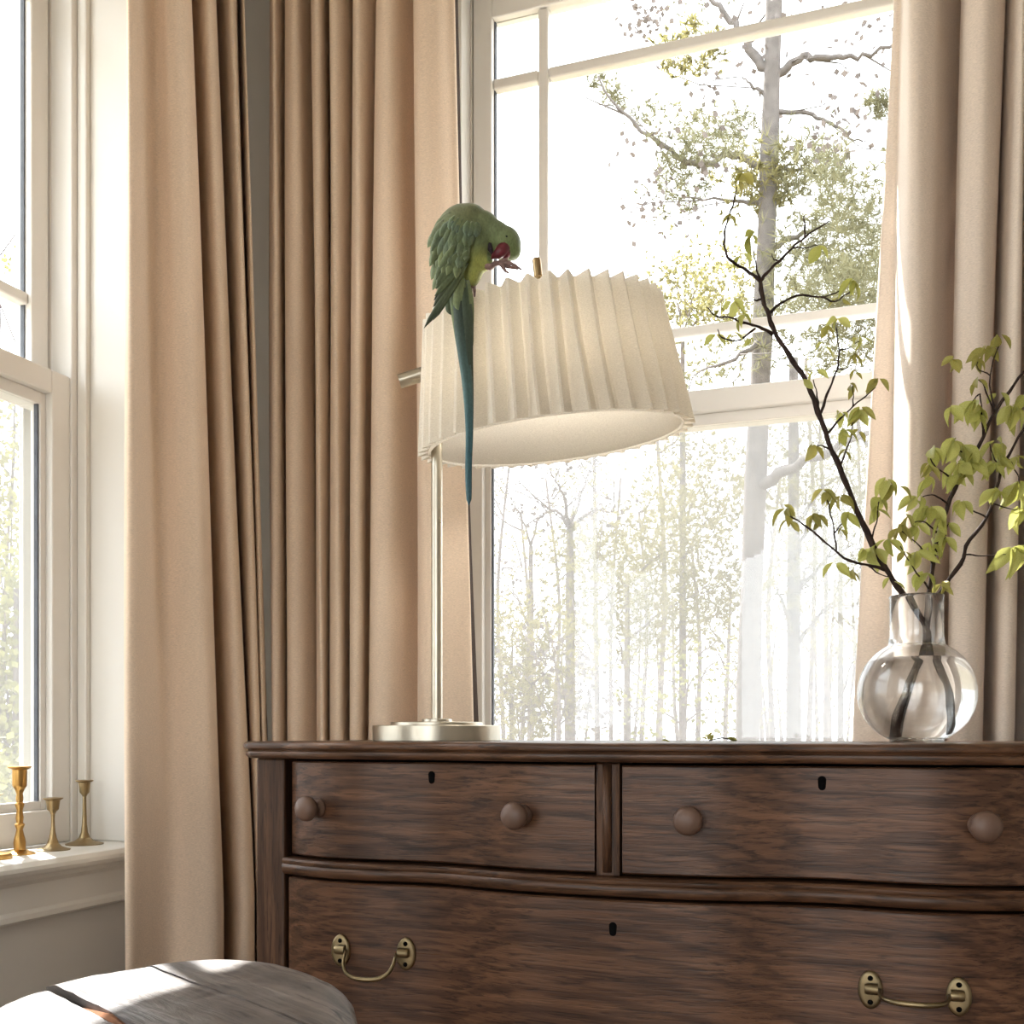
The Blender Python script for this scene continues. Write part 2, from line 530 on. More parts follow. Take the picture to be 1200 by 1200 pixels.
    # insect screen outside the lower half
    sc = part('screen_frame', [(-ux+.004, -ux+.022, .189, .199, .74, 1.545), (ux-.022, ux-.004, .189, .199, .74, 1.545),
                               (-ux+.022, ux-.022, .189, .199, 1.527, 1.545), (-ux+.022, ux-.022, .189, .199, .74, .758)], M_VINYL, bevel=.001)
    part('insect_screen', [(-ux+.022, ux-.022, .193, .1935, .758, 1.527)], M_SCREEN, sc, 0)
    return w

window('window_1', (BX, WY, 0), 0)
window('window_2', (WX, LYc, 0), math.radians(90))

# unseen plain glazed openings behind the camera, added for fill light
def plain_window(name, loc, rotz, half, z0, z1):
    w = empty(name, loc, rotz); struct(w)
    mb = MB()
    mb.box(-half, -half+.06, .06, .12, z0, z1); mb.box(half-.06, half, .06, .12, z0, z1)
    mb.box(-half+.06, half-.06, .06, .12, z0, z0+.06); mb.box(-half+.06, half-.06, .06, .12, z1-.06, z1)
    mb.box(-.02, .02, .07, .11, z0+.06, z1-.06)
    mb.build('frame', M_VINYL, w, local=True)
    for a, b in ((-half+.06, -.02), (.02, half-.06)):
        mb = MB(); mb.box(a, b, .088, .092, z0+.06, z1-.06); mb.build('pane', M_PANE, w, local=True)
plain_window('fill_window_3', (WX, -1.6, 0), math.radians(90), 1.25, 0.30, Z1)
plain_window('fill_window_4', (-0.05, FY, 0), math.radians(180), 0.95, 0.25, 2.43)

def portal(loc, rot, sx, sy):
    l = bpy.data.lights.new('window_portal', 'AREA'); l.shape = 'RECTANGLE'; l.size = sx; l.size_y = sy
    l.cycles.is_portal = True
    o = bpy.data.objects.new('window_portal', l); o.location = loc; o.rotation_euler = rot
    COL.objects.link(o)
H = math.radians(90)
portal((BX, WY + .21, 1.57), (-H, 0, 0), 2*OPN, 1.75)
portal((WX - .21, LYc, 1.57), (0, -H, 0), 1.75, 2*OPN)
portal((WX - .21, -1.6, 1.365), (0, -H, 0), 2.13, 2.5)
portal((-0.05, FY - .21, 1.34), (H, 0, 0), 1.9, 2.18)

# ================================================================== CURTAINS
def curtain(name, edges, side, plan, label, mat, lead_first=True, group=None, zbot=0.015, deep=None, head=None, head2=None):
    """edges: [(col at the frame top, col at eye level)] of the fold outlines, left to right;
    side: which outline of each fold is the visible one; plan(col, f) -> plan point, f 0 front .. 1 back"""
    ztop, zeye = 2.17, EYE
    def section(s):
        E = [a + (b - a) * s for a, b in edges]
        pts = []
        for i in range(len(E) - 1):
            e, n = E[i], E[i + 1]; w = n - e
            dp = 1.0 if deep is None else deep[i]
            if side == 'left':
                seq = [(e + .10*w, .75), (e, .28), (e + .13*w, .02), (e + .45*w, .10*dp), (e + .80*w, .52*dp), (n + .06*w, .95)]
            else:
                seq = [(e - .06*w, .95), (e + .20*w, .52*dp), (e + .55*w, .10*dp), (n - .13*w, .02), (n, .28), (n - .10*w, .75)]
            if i == 0 and head:
                seq = [(a + (b - a) * s, f) for a, b, f in head]
            if i == 1 and head2:
                seq = [(a + (b - a) * s, f) for a, b, f in head2]
            pts += [plan(c, f) for c, f in seq]
        # finish both borders with a turned-back hem
        if side == 'left':
            pts = pts[1:-1] + [plan(E[-1], .40), plan(E[-1] - .012*(E[-1]-E[0]), .62)]
        else:
            w = E[1] - E[0]
            if not head: pts = [plan(E[0] + .02*w, .62), plan(E[0], .40)] + pts[1:]
            pts = pts[:-1]
        return catmull([(p[0], p[1], 0) for p in pts], 5)
    rows = []
    N = 26
    for k in range(N + 1):
        z = CZ - 0.004 + (zbot - CZ + 0.004) * k / N
        s = (ztop - z) / (ztop - zeye)
        s = max(-0.35, min(1.22, s))
        row = section(s)
        m = len(row)
        rows.append([(p.x + .0022 * math.sin(3.1 * z + .37 * j), p.y + .0022 * math.cos(2.3 * z + .23 * j), z) for j, p in enumerate(row)])
    mb = MB(); mb.grid(rows)
    root = empty(name, (sum(p[0] for p in rows[-1]) / len(rows[-1]), sum(p[1] for p in rows[-1]) / len(rows[-1]), zbot))
    o = mb.build('drape', mat, root, sm=True)
    md = o.modifiers.new('thick', 'SOLIDIFY'); md.thickness = 0.0026; md.offset = 0
    tag(root, label, 'curtain', group)
    return root, rows

def plan_back(Yf, Yb):
    def f(col, t):
        Y = Yf + (Yb - Yf) * t
        p = atY(col, HOR, Y); return (p.x, p.y)
    return f
def plan_left(Xf, Xb):
    def f(col, t):
        X = Xf + (Xb - Xf) * t
        p = atX(col, HOR, X); return (p.x, p.y)
    return f

G = 'floor-length beige drapes'
curtain('curtain', [(147, 149), (221, 255), (252, 289), (279, 303), (287, 311)], 'right', plan_left(-1.06, -1.165),
        'pale sunlit beige curtain hanging beside the left window with candlesticks', M_CURT, group=G, deep=[.75, 1, 1, 1], head=[(149, 152, .80), (147, 149, .50), (153, 155, .38), (166, 168, .46), (181, 192, .52), (194, 218, .22), (208, 240, .02), (217, 250, .04), (221, 255, .28), (214, 246, .75)])
c2, rows2 = curtain('curtain', [(316, 320), (335, 337), (366, 373), (386, 389), (413, 411), (442, 431), (487, 489), (533, 553)], 'left', plan_back(1.69, 1.785),
        'tan pleated curtain in the room corner between the two windows, behind the lamp', M_CURT, group=G, deep=[1, 1, 1, 1, 1, 1.2, .55])
c3, rows3 = curtain('curtain', [(1051, 1002), (1130, 1104), (1182, 1150), (1206, 1186), (1245, 1230), (1290, 1280), (1340, 1330)], 'right', plan_back(1.635, 1.79),
        'beige curtain behind the glass vase of branches, right of the window', M_CURT_R, group=G, deep=[.8, 1.1, 1, 1, 1, 1], head=[(1053, 1006, .97), (1051, 1002, .88), (1056, 1018, .84), (1061, 1040, .80), (1062.5, 1047, .40), (1067, 1057, .08), (1082, 1072, .0), (1098, 1084, .10), (1105, 1089, .34), (1117, 1096, .58), (1127, 1102, .82), (1137, 1113, 1.0)],
        head2=[(1139, 1115, .90), (1132, 1109, .45), (1136, 1113, .10), (1154, 1128, .0), (1171, 1140, .06), (1182, 1150, .28), (1177, 1145, .75)])

# strip coloured dark for the shade behind the corner curtain's leading hem
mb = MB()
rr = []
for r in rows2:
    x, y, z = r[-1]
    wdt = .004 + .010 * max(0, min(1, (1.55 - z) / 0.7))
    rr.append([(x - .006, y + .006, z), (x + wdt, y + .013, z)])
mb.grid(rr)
ln = mb.build('shadow_strip', M_SHADOW_STRIP, c2, sm=True)
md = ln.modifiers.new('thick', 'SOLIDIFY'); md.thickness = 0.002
ln['label'] = 'dark strip painted for the shade behind the curtain edge'

# ================================================================== DRESSER
DT = 0.92           # top of the dresser
DF, DB = 1.25, 1.60 # front plane at the posts, back
HWD = 0.449         # half width of the drawer field
PO = 0.498          # half width to the outside of the posts
def bow(s):
    s = abs(s)
    return interp([0, .25, .45, .55, .75, .9, 1.0], [.052, .044, .023, .019, .027, .017, .0], s)
def front(X):
    s = (X - BX) / HWD
    return DF - (bow(s) if abs(s) < 1 else 0.0)

dr = empty('dresser', (BX, (DF + DB) / 2, 0))
tag(dr, 'dark oak dresser with serpentine front, wooden knobs and brass bail handles', 'dresser')

def frange(a, b, n): return [a + (b - a) * i / n for i in range(n + 1)]

# top with a moulded edge
def top_ring(off, z):
    L = PO + .017 + off; xs = frange(BX - HWD, BX + HWD, 48)
    pts = [(BX - L, DB, z), (BX - L, DF - .004 - off * .5, z), (BX - L + .018, DF - .020 - off, z)]
    pts += [(x, front(x) - .020 - off, z) for x in xs]
    pts += [(BX + L - .018, DF - .020 - off, z), (BX + L, DF - .004 - off * .5, z), (BX + L, DB, z)]
    return pts
rings = [top_ring(o, z) for o, z in ((-.007, DT), (-.003, DT - .0008), (0, DT - .003), (.0008, DT - .0058), (-.0002, DT - .009), (-.0045, DT - .0102),
                                     (-.0055, DT - .0122), (-.003, DT - .0135), (-.0022, DT - .0175), (-.005, DT - .0212), (-.009, DT - .0225))]
mb = MB(); mb.grid(rings, closed=True)
n = len(rings[0])
mb.f.append(tuple(range(n))); mb.f.append(tuple((len(rings) - 1) * n + k for k in range(n))[::-1])
mb.build('top', M_OAK_H, dr, sm=True, autosm=50)
ZT = DT - .0225
# carcass: side panels, back, black sheet for the shade inside
for sgn in (-1, 1):
    mb = MB(); xa, xb = sorted((BX + sgn * (PO - .008), BX + sgn * (PO - .028)))
    mb.box(xa, xb, DF + .05, DB, .13, ZT); mb.build('side_panel', M_OAK_V, dr)
    mb = MB(); xa, xb = sorted((BX + sgn * (HWD + .006), BX + sgn * PO))
    mb.box(xa, xb, DF, DF + .05, .0, ZT); mb.build('post', M_OAK_V, dr, bevel=.003)
    mb = MB(); xa, xb = sorted((BX + sgn * (PO - .045), BX + sgn * PO))
    mb.box(xa, xb, DB - .045, DB, 0, ZT); mb.build('post', M_OAK_V, dr, bevel=.003)
mb = MB(); mb.box(BX - PO + .045, BX + PO - .045, DB - .012, DB - .002, .13, ZT); mb.build('back_panel', M_OAK_H, dr)
mb = MB(); mb.box(BX - HWD - .004, BX + HWD + .004, DF + .03, DF + .045, .15, ZT - .001); mb.build('dark_backing', M_BLACK, dr)

def bowed(name, x0, x1, z0, z1, proud, depth, mat, parent=dr, rnd=.002, n=26, prof=None):
    """a board whose face follows the serpentine front; prof = [(dy, z)] of the face"""
    prof = prof or [(rnd, z0), (0, z0 + rnd), (0, z1 - rnd), (rnd, z1)]
    rows = []
    for x in frange(x0, x1, n):
        f = front(x) - proud
        e = rnd if x in (x0, x1) else 0
        rows.append([(x, f + e + dy, z) for dy, z in prof] + [(x, DF + depth, prof[-1][1]), (x, DF + depth, prof[0][1])])
    mb = MB(); mb.grid(rows, closed=True)
    m = len(rows[0]); k = len(rows) - 1
    mb.f += [tuple(range(m)), tuple(k * m + j for j in range(m))[::-1]]
    return mb.build(name, mat, parent, sm=True, autosm=40)

ZD1 = ZT - .128      # bottom of the upper drawers
ZR1 = ZD1 - .0035    # rail
ZR0 = ZR1 - .0215
def railprof(z0, z1):
    h = z1 - z0
    return [(.007, z0), (.0025, z0 + .10*h), (.0004, z0 + .28*h), (0, z0 + .45*h), (.0006, z0 + .58*h), (.0022, z0 + .66*h), (.0012, z0 + .72*h), (.0012, z0 + .88*h), (.004, z1)]
# drawers
def keyhole(X, z, parent, proud):
    mb = MB(); yy = front(X) - proud
    pts = []
    for k in range(20):
        a = 2 * math.pi * k / 20
        x = .0046 * math.cos(a); zz = .0046 * math.sin(a) + (.0034 if math.sin(a) >= 0 else -.0034)
        if zz < 0: x *= .9
        pts.append((x, zz))
    sl = (front(X + .004) - front(X - .004)) / .008
    vs = [(X + x, yy + sl * x - .0004, z + zz) for x, zz in pts] + [(X + x, yy + sl * x + .006, z + zz) for x, zz in pts]
    mb.add(vs, [tuple(range(20))[::-1], tuple(range(20, 40))] + [(k, (k+1) % 20, 20 + (k+1) % 20, 20 + k) for k in range(20)])
    mb.build('keyhole', M_BLACK, parent)

def knob(X, z, parent, proud):
    sl = (front(X + .004) - front(X - .004)) / .008
    nrm = Vector((sl, -1, 0)).normalized()
    M = Matrix.Translation((X, front(X) - proud, z)) @ nrm.to_track_quat('Z', 'Y').to_matrix().to_4x4()
    prof = [(.0125, -.001), (.0125, .002), (.0095, .004), (.0072, .008), (.0078, .012), (.0125, .0145), (.0160, .019), (.0166, .0235), (.0150, .028), (.0105, .0315), (.005, .0330), (.001, .0333)]
    mb = MB(); mb.lathe(prof, M, 24); mb.build('knob', M_KNOB, parent, sm=True)

def bail_handle(X, z, parent, proud, lift):
    sl = (front(X + .03) - front(X - .03)) / .06
    nrm = Vector((sl, -1, 0)).normalized(); tang = Vector((1, sl, 0)).normalized()
    Mb = Matrix((tang, nrm, Vector((0, 0, 1)))).transposed().to_4x4()      # local x along, y out, z up
    M = Matrix.Translation((X, front(X) - proud, z)) @ Mb
    h = None
    HS = .044
    for sgn in (-1, 1):
        # oval back plate with two screw holes and a knuckle
        Mp = M @ Matrix.Translation((sgn * HS, 0, 0)) @ Matrix.Rotation(math.radians(-90), 4, 'X') @ Matrix.Diagonal((.62, 1, 1, 1))
        mb = MB()
        mb.lathe([(.0205, -.001), (.0205, .0012), (.0190, .0026), (.0150, .0030), (.001, .0034)], Mp, 28)
        mb.lathe([(.0062, 0), (.0062, .011), (.0050, .0135), (.001, .0140)], M @ Matrix.Translation((sgn * (HS - .001), .006, .002)) @ Matrix.Rotation(math.radians(90 * sgn), 4, 'Y') @ Matrix.Translation((0, 0, -.007)), 14)
        mb.lathe([(.0058, 0), (.0050, .008), (.0048, .010)], M @ Matrix.Translation((sgn * HS, 0, .002)) @ Matrix.Rotation(math.radians(-90), 4, 'X'), 14)
        pl = mb.build('handle_plate', M_BRASS_OLD, parent, sm=True, autosm=50)
        for zz in (-.0128, .0128):
            mb = MB()
            mb.lathe([(.0030, 0), (.0026, .0008), (.0008, .0009)], M @ Matrix.Translation((sgn * HS, .0032, zz)) @ Matrix.Rotation(math.radians(-90), 4, 'X'), 10)
            mb.build('screw', M_BLACK, pl, sm=True)
    pts = []
    for k in range(25):
        a = math.pi * k / 24
        x = -math.cos(a); d = math.sin(a)
        x = math.copysign(abs(x) ** .75, x); d = d ** .62
        hang = d * .036
        ang = math.radians(lift)
        pts.append(M @ Vector((x * (HS - .010), .009 + hang * math.sin(ang), .002 - hang * math.cos(ang))))
    mb = MB(); mb.tube(pts, [.0019 + .0012 * math.sin(math.pi * k / 24) for k in range(25)], 10)
    mb.build('bail', M_BRASS_OLD, parent, sm=True)

PR = .004
for sgn, keyx in ((-1, -.547), (1, -.077)):
    x0, x1 = sorted((BX + sgn * .0165, BX + sgn * (HWD - .002)))
    d = bowed('drawer', x0, x1, ZD1, ZT - .0035, PR - .010, .02, M_OAK_D)
    keyhole(keyx, .8755, d, PR - .010)
    for kx in ((-.708, -.418) if sgn < 0 else (-.219, .083)):
        knob(kx, .834, d, PR - .010)
bowed('center_stile', BX - .0135, BX + .0135, ZR1, ZT - .001, -.004, .02, M_OAK_V, n=6)
mb = MB(); mb.tube([(BX, front(BX) + .003, ZD1 + .002), (BX, front(BX) + .003, ZT - .003)], .0055, 12)
mb.build('stile_bead', M_OAK_V, dr, sm=True)
bowed('rail', BX - HWD - .005, BX + HWD + .005, ZR0, ZR1, .010, .02, M_OAK_H, n=48, prof=railprof(ZR0, ZR1))
zt = ZR0 - .004
for i, hgt in enumerate((.243, .243)):
    zb = zt - hgt
    d = bowed('drawer', BX - HWD + .002, BX + HWD - .002, zb, zt, PR - .002, .02, M_OAK_D, n=48)
    keyhole(BX + .008, zt - .033, d, PR - .002)
    if i == 0:
        bail_handle(-.621, .655, d, PR - .002, 32)
        bail_handle(.018, .655, d, PR - .002, 84)
    else:
        bail_handle(-.621, zb + .14, d, PR - .002, 15)
        bail_handle(.018, zb + .14, d, PR - .002, 15)
    bowed('rail', BX - HWD - .005, BX + HWD + .005, zb - .025, zb - .0035, .010, .02, M_OAK_H, n=48, prof=railprof(zb - .025, zb - .0035))
    zt = zb - .029

# ================================================================== LAMP
LZ = 1.56                                     # depth of the lamp along the view axis
lb = atD(512, HOR, LZ); LAMP = Vector((lb.x, lb.y, DT))
pxl = LZ / FOC
lamp = empty('table_lamp', LAMP)
tag(lamp, 'brushed nickel table lamp with tilted cream pleated shade on the dresser', 'lamp')
mb = MB(); T = Matrix.Translation(LAMP)
mb.lathe([(.0905, .0), (.0926, .0008), (.0926, .0212), (.0916, .0222), (.067, .0222), (.0665, .0262), (.0655, .027), (.022, .0275), (.0215, .0312), (.0205, .0318), (.001, .0318)], T, 64)
mb.build('base', M_NICKEL, lamp, sm=True, autosm=35)
sh_b = atD(651, 516, LZ)                      # centre of the lower opening
rl, pt = math.radians(6.3), math.radians(4.6)
AX = (-math.sin(rl) * RIGHT + math.cos(rl) * math.cos(pt) * UP - math.sin(pt) * FWD).normalized()
SH = .178; RB, RT = .2005, .172
sh_t = sh_b + AX * SH
arm_a, arm_b = atD(468, 447, LZ), atD(640, 392, LZ)
piv = arm_a + (arm_b - arm_a) * ((512 - 468) / (637 - 468))
mb = MB(); mb.tube([LAMP + Vector((0, 0, .0315)), Vector((LAMP.x, LAMP.y, piv.z - .004))], .0080, 20)
mb.build('pole', M_NICKEL, lamp, sm=True, autosm=50)
mb = MB(); mb.tube([arm_a, arm_a + (arm_b - arm_a) * .30], .0102, 20); mb.build('counterweight', M_NICKEL, lamp, sm=True, autosm=50)
mb = MB(); mb.tube([arm_a + (arm_b - arm_a) * .30, arm_b], .0060, 14); mb.build('arm', M_NICKEL, lamp, sm=True, autosm=50)
mb = MB(); mb.lathe([(.013, -.016), (.0145, -.014), (.0145, .014), (.013, .016)], Matrix.Translation(piv), 20); mb.build('pivot', M_NICKEL, lamp, sm=True, autosm=50)
qa = AX.to_track_quat('Z', 'Y').to_matrix().to_4x4()
Ms = Matrix.Translation(sh_b) @ qa
NP = 40
mb = MB()
rows = []
rs = random.Random(3)
jit = [rs.uniform(-.25, .25) for _ in range(NP)]
for h in (0, .25, .5, .75, 1):
    row = []
    R = RB + (RT - RB) * h
    dep = .0165 if h else .0150
    for k in range(NP):
        for q, rr in ((0, R), (.12, R - .0012), (.5, R - dep), (.62, R - dep + .0012)):
            a = 2 * math.pi * (k + q + jit[k] * .35 * math.sin(h * 3.0 + k)) / NP
            z = SH * h + (.003 * (1 if q < .3 else -.2) if h == 1 else 0) + (-.002 if (h == 0 and q < .3) else 0)
            row.append(Ms @ Vector((rr * math.cos(a), rr * math.sin(a), z)))
    rows.append(row)
mb.grid(rows, closed=True)
o = mb.build('shade', M_SHADE, lamp)
md = o.modifiers.new('thick', 'SOLIDIFY'); md.thickness = .0012; md.offset = -1
mb = MB()
mb.lathe([(RB - .0180, .001), (RT - .0180, SH - .004)], Ms, 72, False, False)
o = mb.build('shade_lining', M_SHADE_IN, lamp, sm=True)
md = o.modifiers.new('thick', 'SOLIDIFY'); md.thickness = .001
def ringpts(R, z, n=73):
    return [Ms @ Vector((R * math.cos(2 * math.pi * k / (n - 1)), R * math.sin(2 * math.pi * k / (n - 1)), z)) for k in range(n)]
mb = MB(); mb.tube(ringpts(RB - .0175, .0), .0022, 8, False); mb.build('bottom_rim', M_SHADE_IN, lamp, sm=True)
mb = MB(); mb.tube(ringpts(RT - .0175, SH - .004), .0022, 8, False); mb.build('top_rim', M_SHADE_IN, lamp, sm=True)
mb = MB()
for k in range(3):
    a = 2 * math.pi * k / 3 + .4
    mb.tube([Ms @ Vector((0, 0, SH - .012)), Ms @ Vector(((RT - .014) * math.cos(a), (RT - .014) * math.sin(a), SH - .006))], .0016, 8)
mb.build('spider', M_NICKEL, lamp, sm=True)
mb = MB(); mb.tube([arm_b, Ms @ Vector((0, 0, SH - .008))], .006, 12); mb.build('stem', M_NICKEL, lamp, sm=True)
mb = MB(); mb.lathe([(.010, 0), (.010, .004), (.0042, .005), (.0042, .062), (.0064, .063), (.0064, .086), (.0054, .0885), (.001, .0888)], Ms @ Matrix.Translation((0, 0, SH - .010)), 18)
mb.build('finial', M_FINIAL, lamp, sm=True, autosm=45)
M_BULB, nt, b = newmat('bulb_added_glow')  # bulb glow added to brighten the underside of the shade
b.inputs['Base Color'].default_value = (.9, .88, .84, 1)
b.inputs['Emission Color'].default_value = (1.0, .94, .86, 1); b.inputs['Emission Strength'].default_value = 24.0
mb = MB(); mb.lathe([(.013, 0), (.014, .015), (.020, .028), (.027, .042), (.028, .054), (.021, .068), (.010, .075), (.001, .076)], Matrix.Translation(Ms @ Vector((0, 0, SH * .80))) @ qa @ Matrix.Rotation(math.pi, 4, 'X'), 20)
mb.build('bulb', M_BULB, lamp, sm=True)

# ================================================================== VASE
VD = 1.36
vb = atD(1074, HOR, VD); VASE = Vector((vb.x, vb.y, DT)); pv = VD / FOC
vase = empty('glass_vase', VASE)
tag(vase, 'round clear glass vase half filled with water, holding budding branches', 'vase')
RV = 66.5 * pv; HN = 113 * pv; HV = 171 * pv; RN = 30 * pv
outer = [(.030, .0), (.034, .0006)]
zc = HN * .50
for k in range(1, 22):
    a = -math.pi / 2 * .80 + (math.pi / 2 * .80 + math.pi / 2 * .70) * k / 21
    outer.append((RV * math.cos(a) ** .92, zc + zc * 1.0 * math.sin(a) / math.sin(math.pi / 2 * .80) if a < 0 else zc + (HN - zc) * math.sin(a) / math.sin(math.pi / 2 * .70)))
outer += [(RN + .0015, HN + .004), (RN, HN + .012), (RN, HV - .004), (RN + .001, HV - .001), (RN, HV)]
th = .0022
def prof_r(z):
    for (r0, z0), (r1, z1) in zip(outer, outer[1:]):
        if z0 <= z <= z1 and z1 > z0: return r0 + (r1 - r0) * (z - z0) / (z1 - z0)
    return outer[-1][0]
inner = [(RN - th, HV), (RN - th, HN + .012), (RN - th + .001, HN + .004)]
for z in [HN * t for t in (.985, .96, .92, .87, .8, .7, .6, .5, .4, .3, .22, .15, .10, .07)]:
    inner.append((max(.01, prof_r(z) - th), z + .001))
inner += [(.030, .0065), (.012, .0055), (.001, .0052)]
mb = MB(); mb.lathe([(.001, .0015), (.02, .0012)] + outer + inner, Matrix.Translation(VASE), 64, False, False)
mb.build('vessel', M_GLASS, vase, sm=True)
ZWAT = 97 * pv
wp = [(r + .0004, z - .0002) for r, z in reversed(inner) if z < ZWAT] 
wp = wp + [(max(.01, prof_r(ZWAT) - th) + .0004, ZWAT), (max(.01, prof_r(ZWAT) - th) - .002, ZWAT - .0006), (.001, ZWAT - .0006)]
mb = MB(); mb.lathe(wp, Matrix.Translation(VASE), 64, False, False)
o = mb.build('water', M_WATER, vase, sm=True); o['label'] = 'clear water in the vase'

# ================================================================== BRANCHES IN THE VASE
def leaf_mesh(name, L, W, fold, droop):
    mb = MB(); rows = []
    for i in range(6):
        t = i / 5
        w = W * math.sin(math.pi * t ** .9) ** .85 if 0 < i < 5 else W * (.10 if i == 0 else .02)
        z = -droop * L * t * t
        rows.append([(-w, t * L, z + fold * w), (-w * .5, t * L, z + fold * w * .35), (0, t * L, z), (w * .5, t * L, z + fold * w * .35), (w, t * L, z + fold * w)])
    mb.grid(rows)
    return mb.mesh(name, True)
LEAVES = [leaf_mesh('leaf_a', 1, .25, .55, .30), leaf_mesh('leaf_b', 1, .20, .85, .45), leaf_mesh('leaf_c', 1, .29, .40, .22)]
LEAVES_D = []
for me in LEAVES:
    d = me.copy(); d.materials.append(M_LEAF_DARK); LEAVES_D.append(d)
    me.materials.append(M_LEAF)

rb = random.Random(11)
def put_leaf(parent, p, direction, L, dark):
    d = Vector(direction).normalized()
    q = d.to_track_quat('Y', 'Z').to_matrix().to_4x4()
    M = Matrix.Translation(p) @ q @ Matrix.Rotation(rb.uniform(-1.3, 1.3), 4, 'Y') @ Matrix.Diagonal((L, L, L, 1))
    me = rb.choice(LEAVES_D if dark else LEAVES)
    return link_mesh('leaf', me, None, parent, M=M)

def cluster(parent, col, row, dep, n=4, size=19, dark=False, spread=.75):
    p = atD(col, row - size * .35, dep)
    s = dep / FOC
    for k in range(n):
        a = 2 * math.pi * k / n + rb.uniform(-.5, .5)
        d = Vector((math.cos(a) * spread, math.sin(a) * spread, -.72 + rb.uniform(-.35, .35)))
        put_leaf(parent, p + Vector((rb.uniform(-1, 1), rb.uniform(-1, 1), rb.uniform(-1, 1))) * s * 3.0, d, size * s * rb.uniform(.8, 1.2), dark)

def branch(label, stem, twigs, clusters, foot):
    """stem/twigs: ([(col,row[,depth offset m])], r0 px, r1 px); clusters: (col,row,n,size,dark,offset)"""
    root = empty('budding_branch', foot)
    tag(root, label, 'branch', 'budding branches in the vase')
    def build(nm, pl, r0, r1, head=None):
        P = [atD(q[0], q[1], VD + (q[2] if len(q) > 2 else 0)) for q in pl]
        P = (head or []) + P
        P = catmull(P, 4)
        n = len(P)
        R = []
        for i in range(n):
            t = i / (n - 1)
            R.append((r0 + (r1 - r0) * t) * pv * (1 + .10 * math.sin(i * 2.3) + .12 * math.sin(i * .9)))
        for i in range(1, n - 1):
            P[i] = P[i] + Vector((math.sin(i * 1.7), math.cos(i * 2.1), math.sin(i * 1.1))) * .0006
        mb = MB(); mb.tube(P, R, 7)
        mb.build(nm, M_TWIG, root, sm=True)
    build('stem', *stem)
    for t in twigs: build('twig', *t)
    for c in clusters:
        cluster(root, c[0], c[1], VD + (c[5] if len(c) > 5 else 0), c[2], c[3] * (1.18 if c[3] < 20 else 1), c[4])
    return root

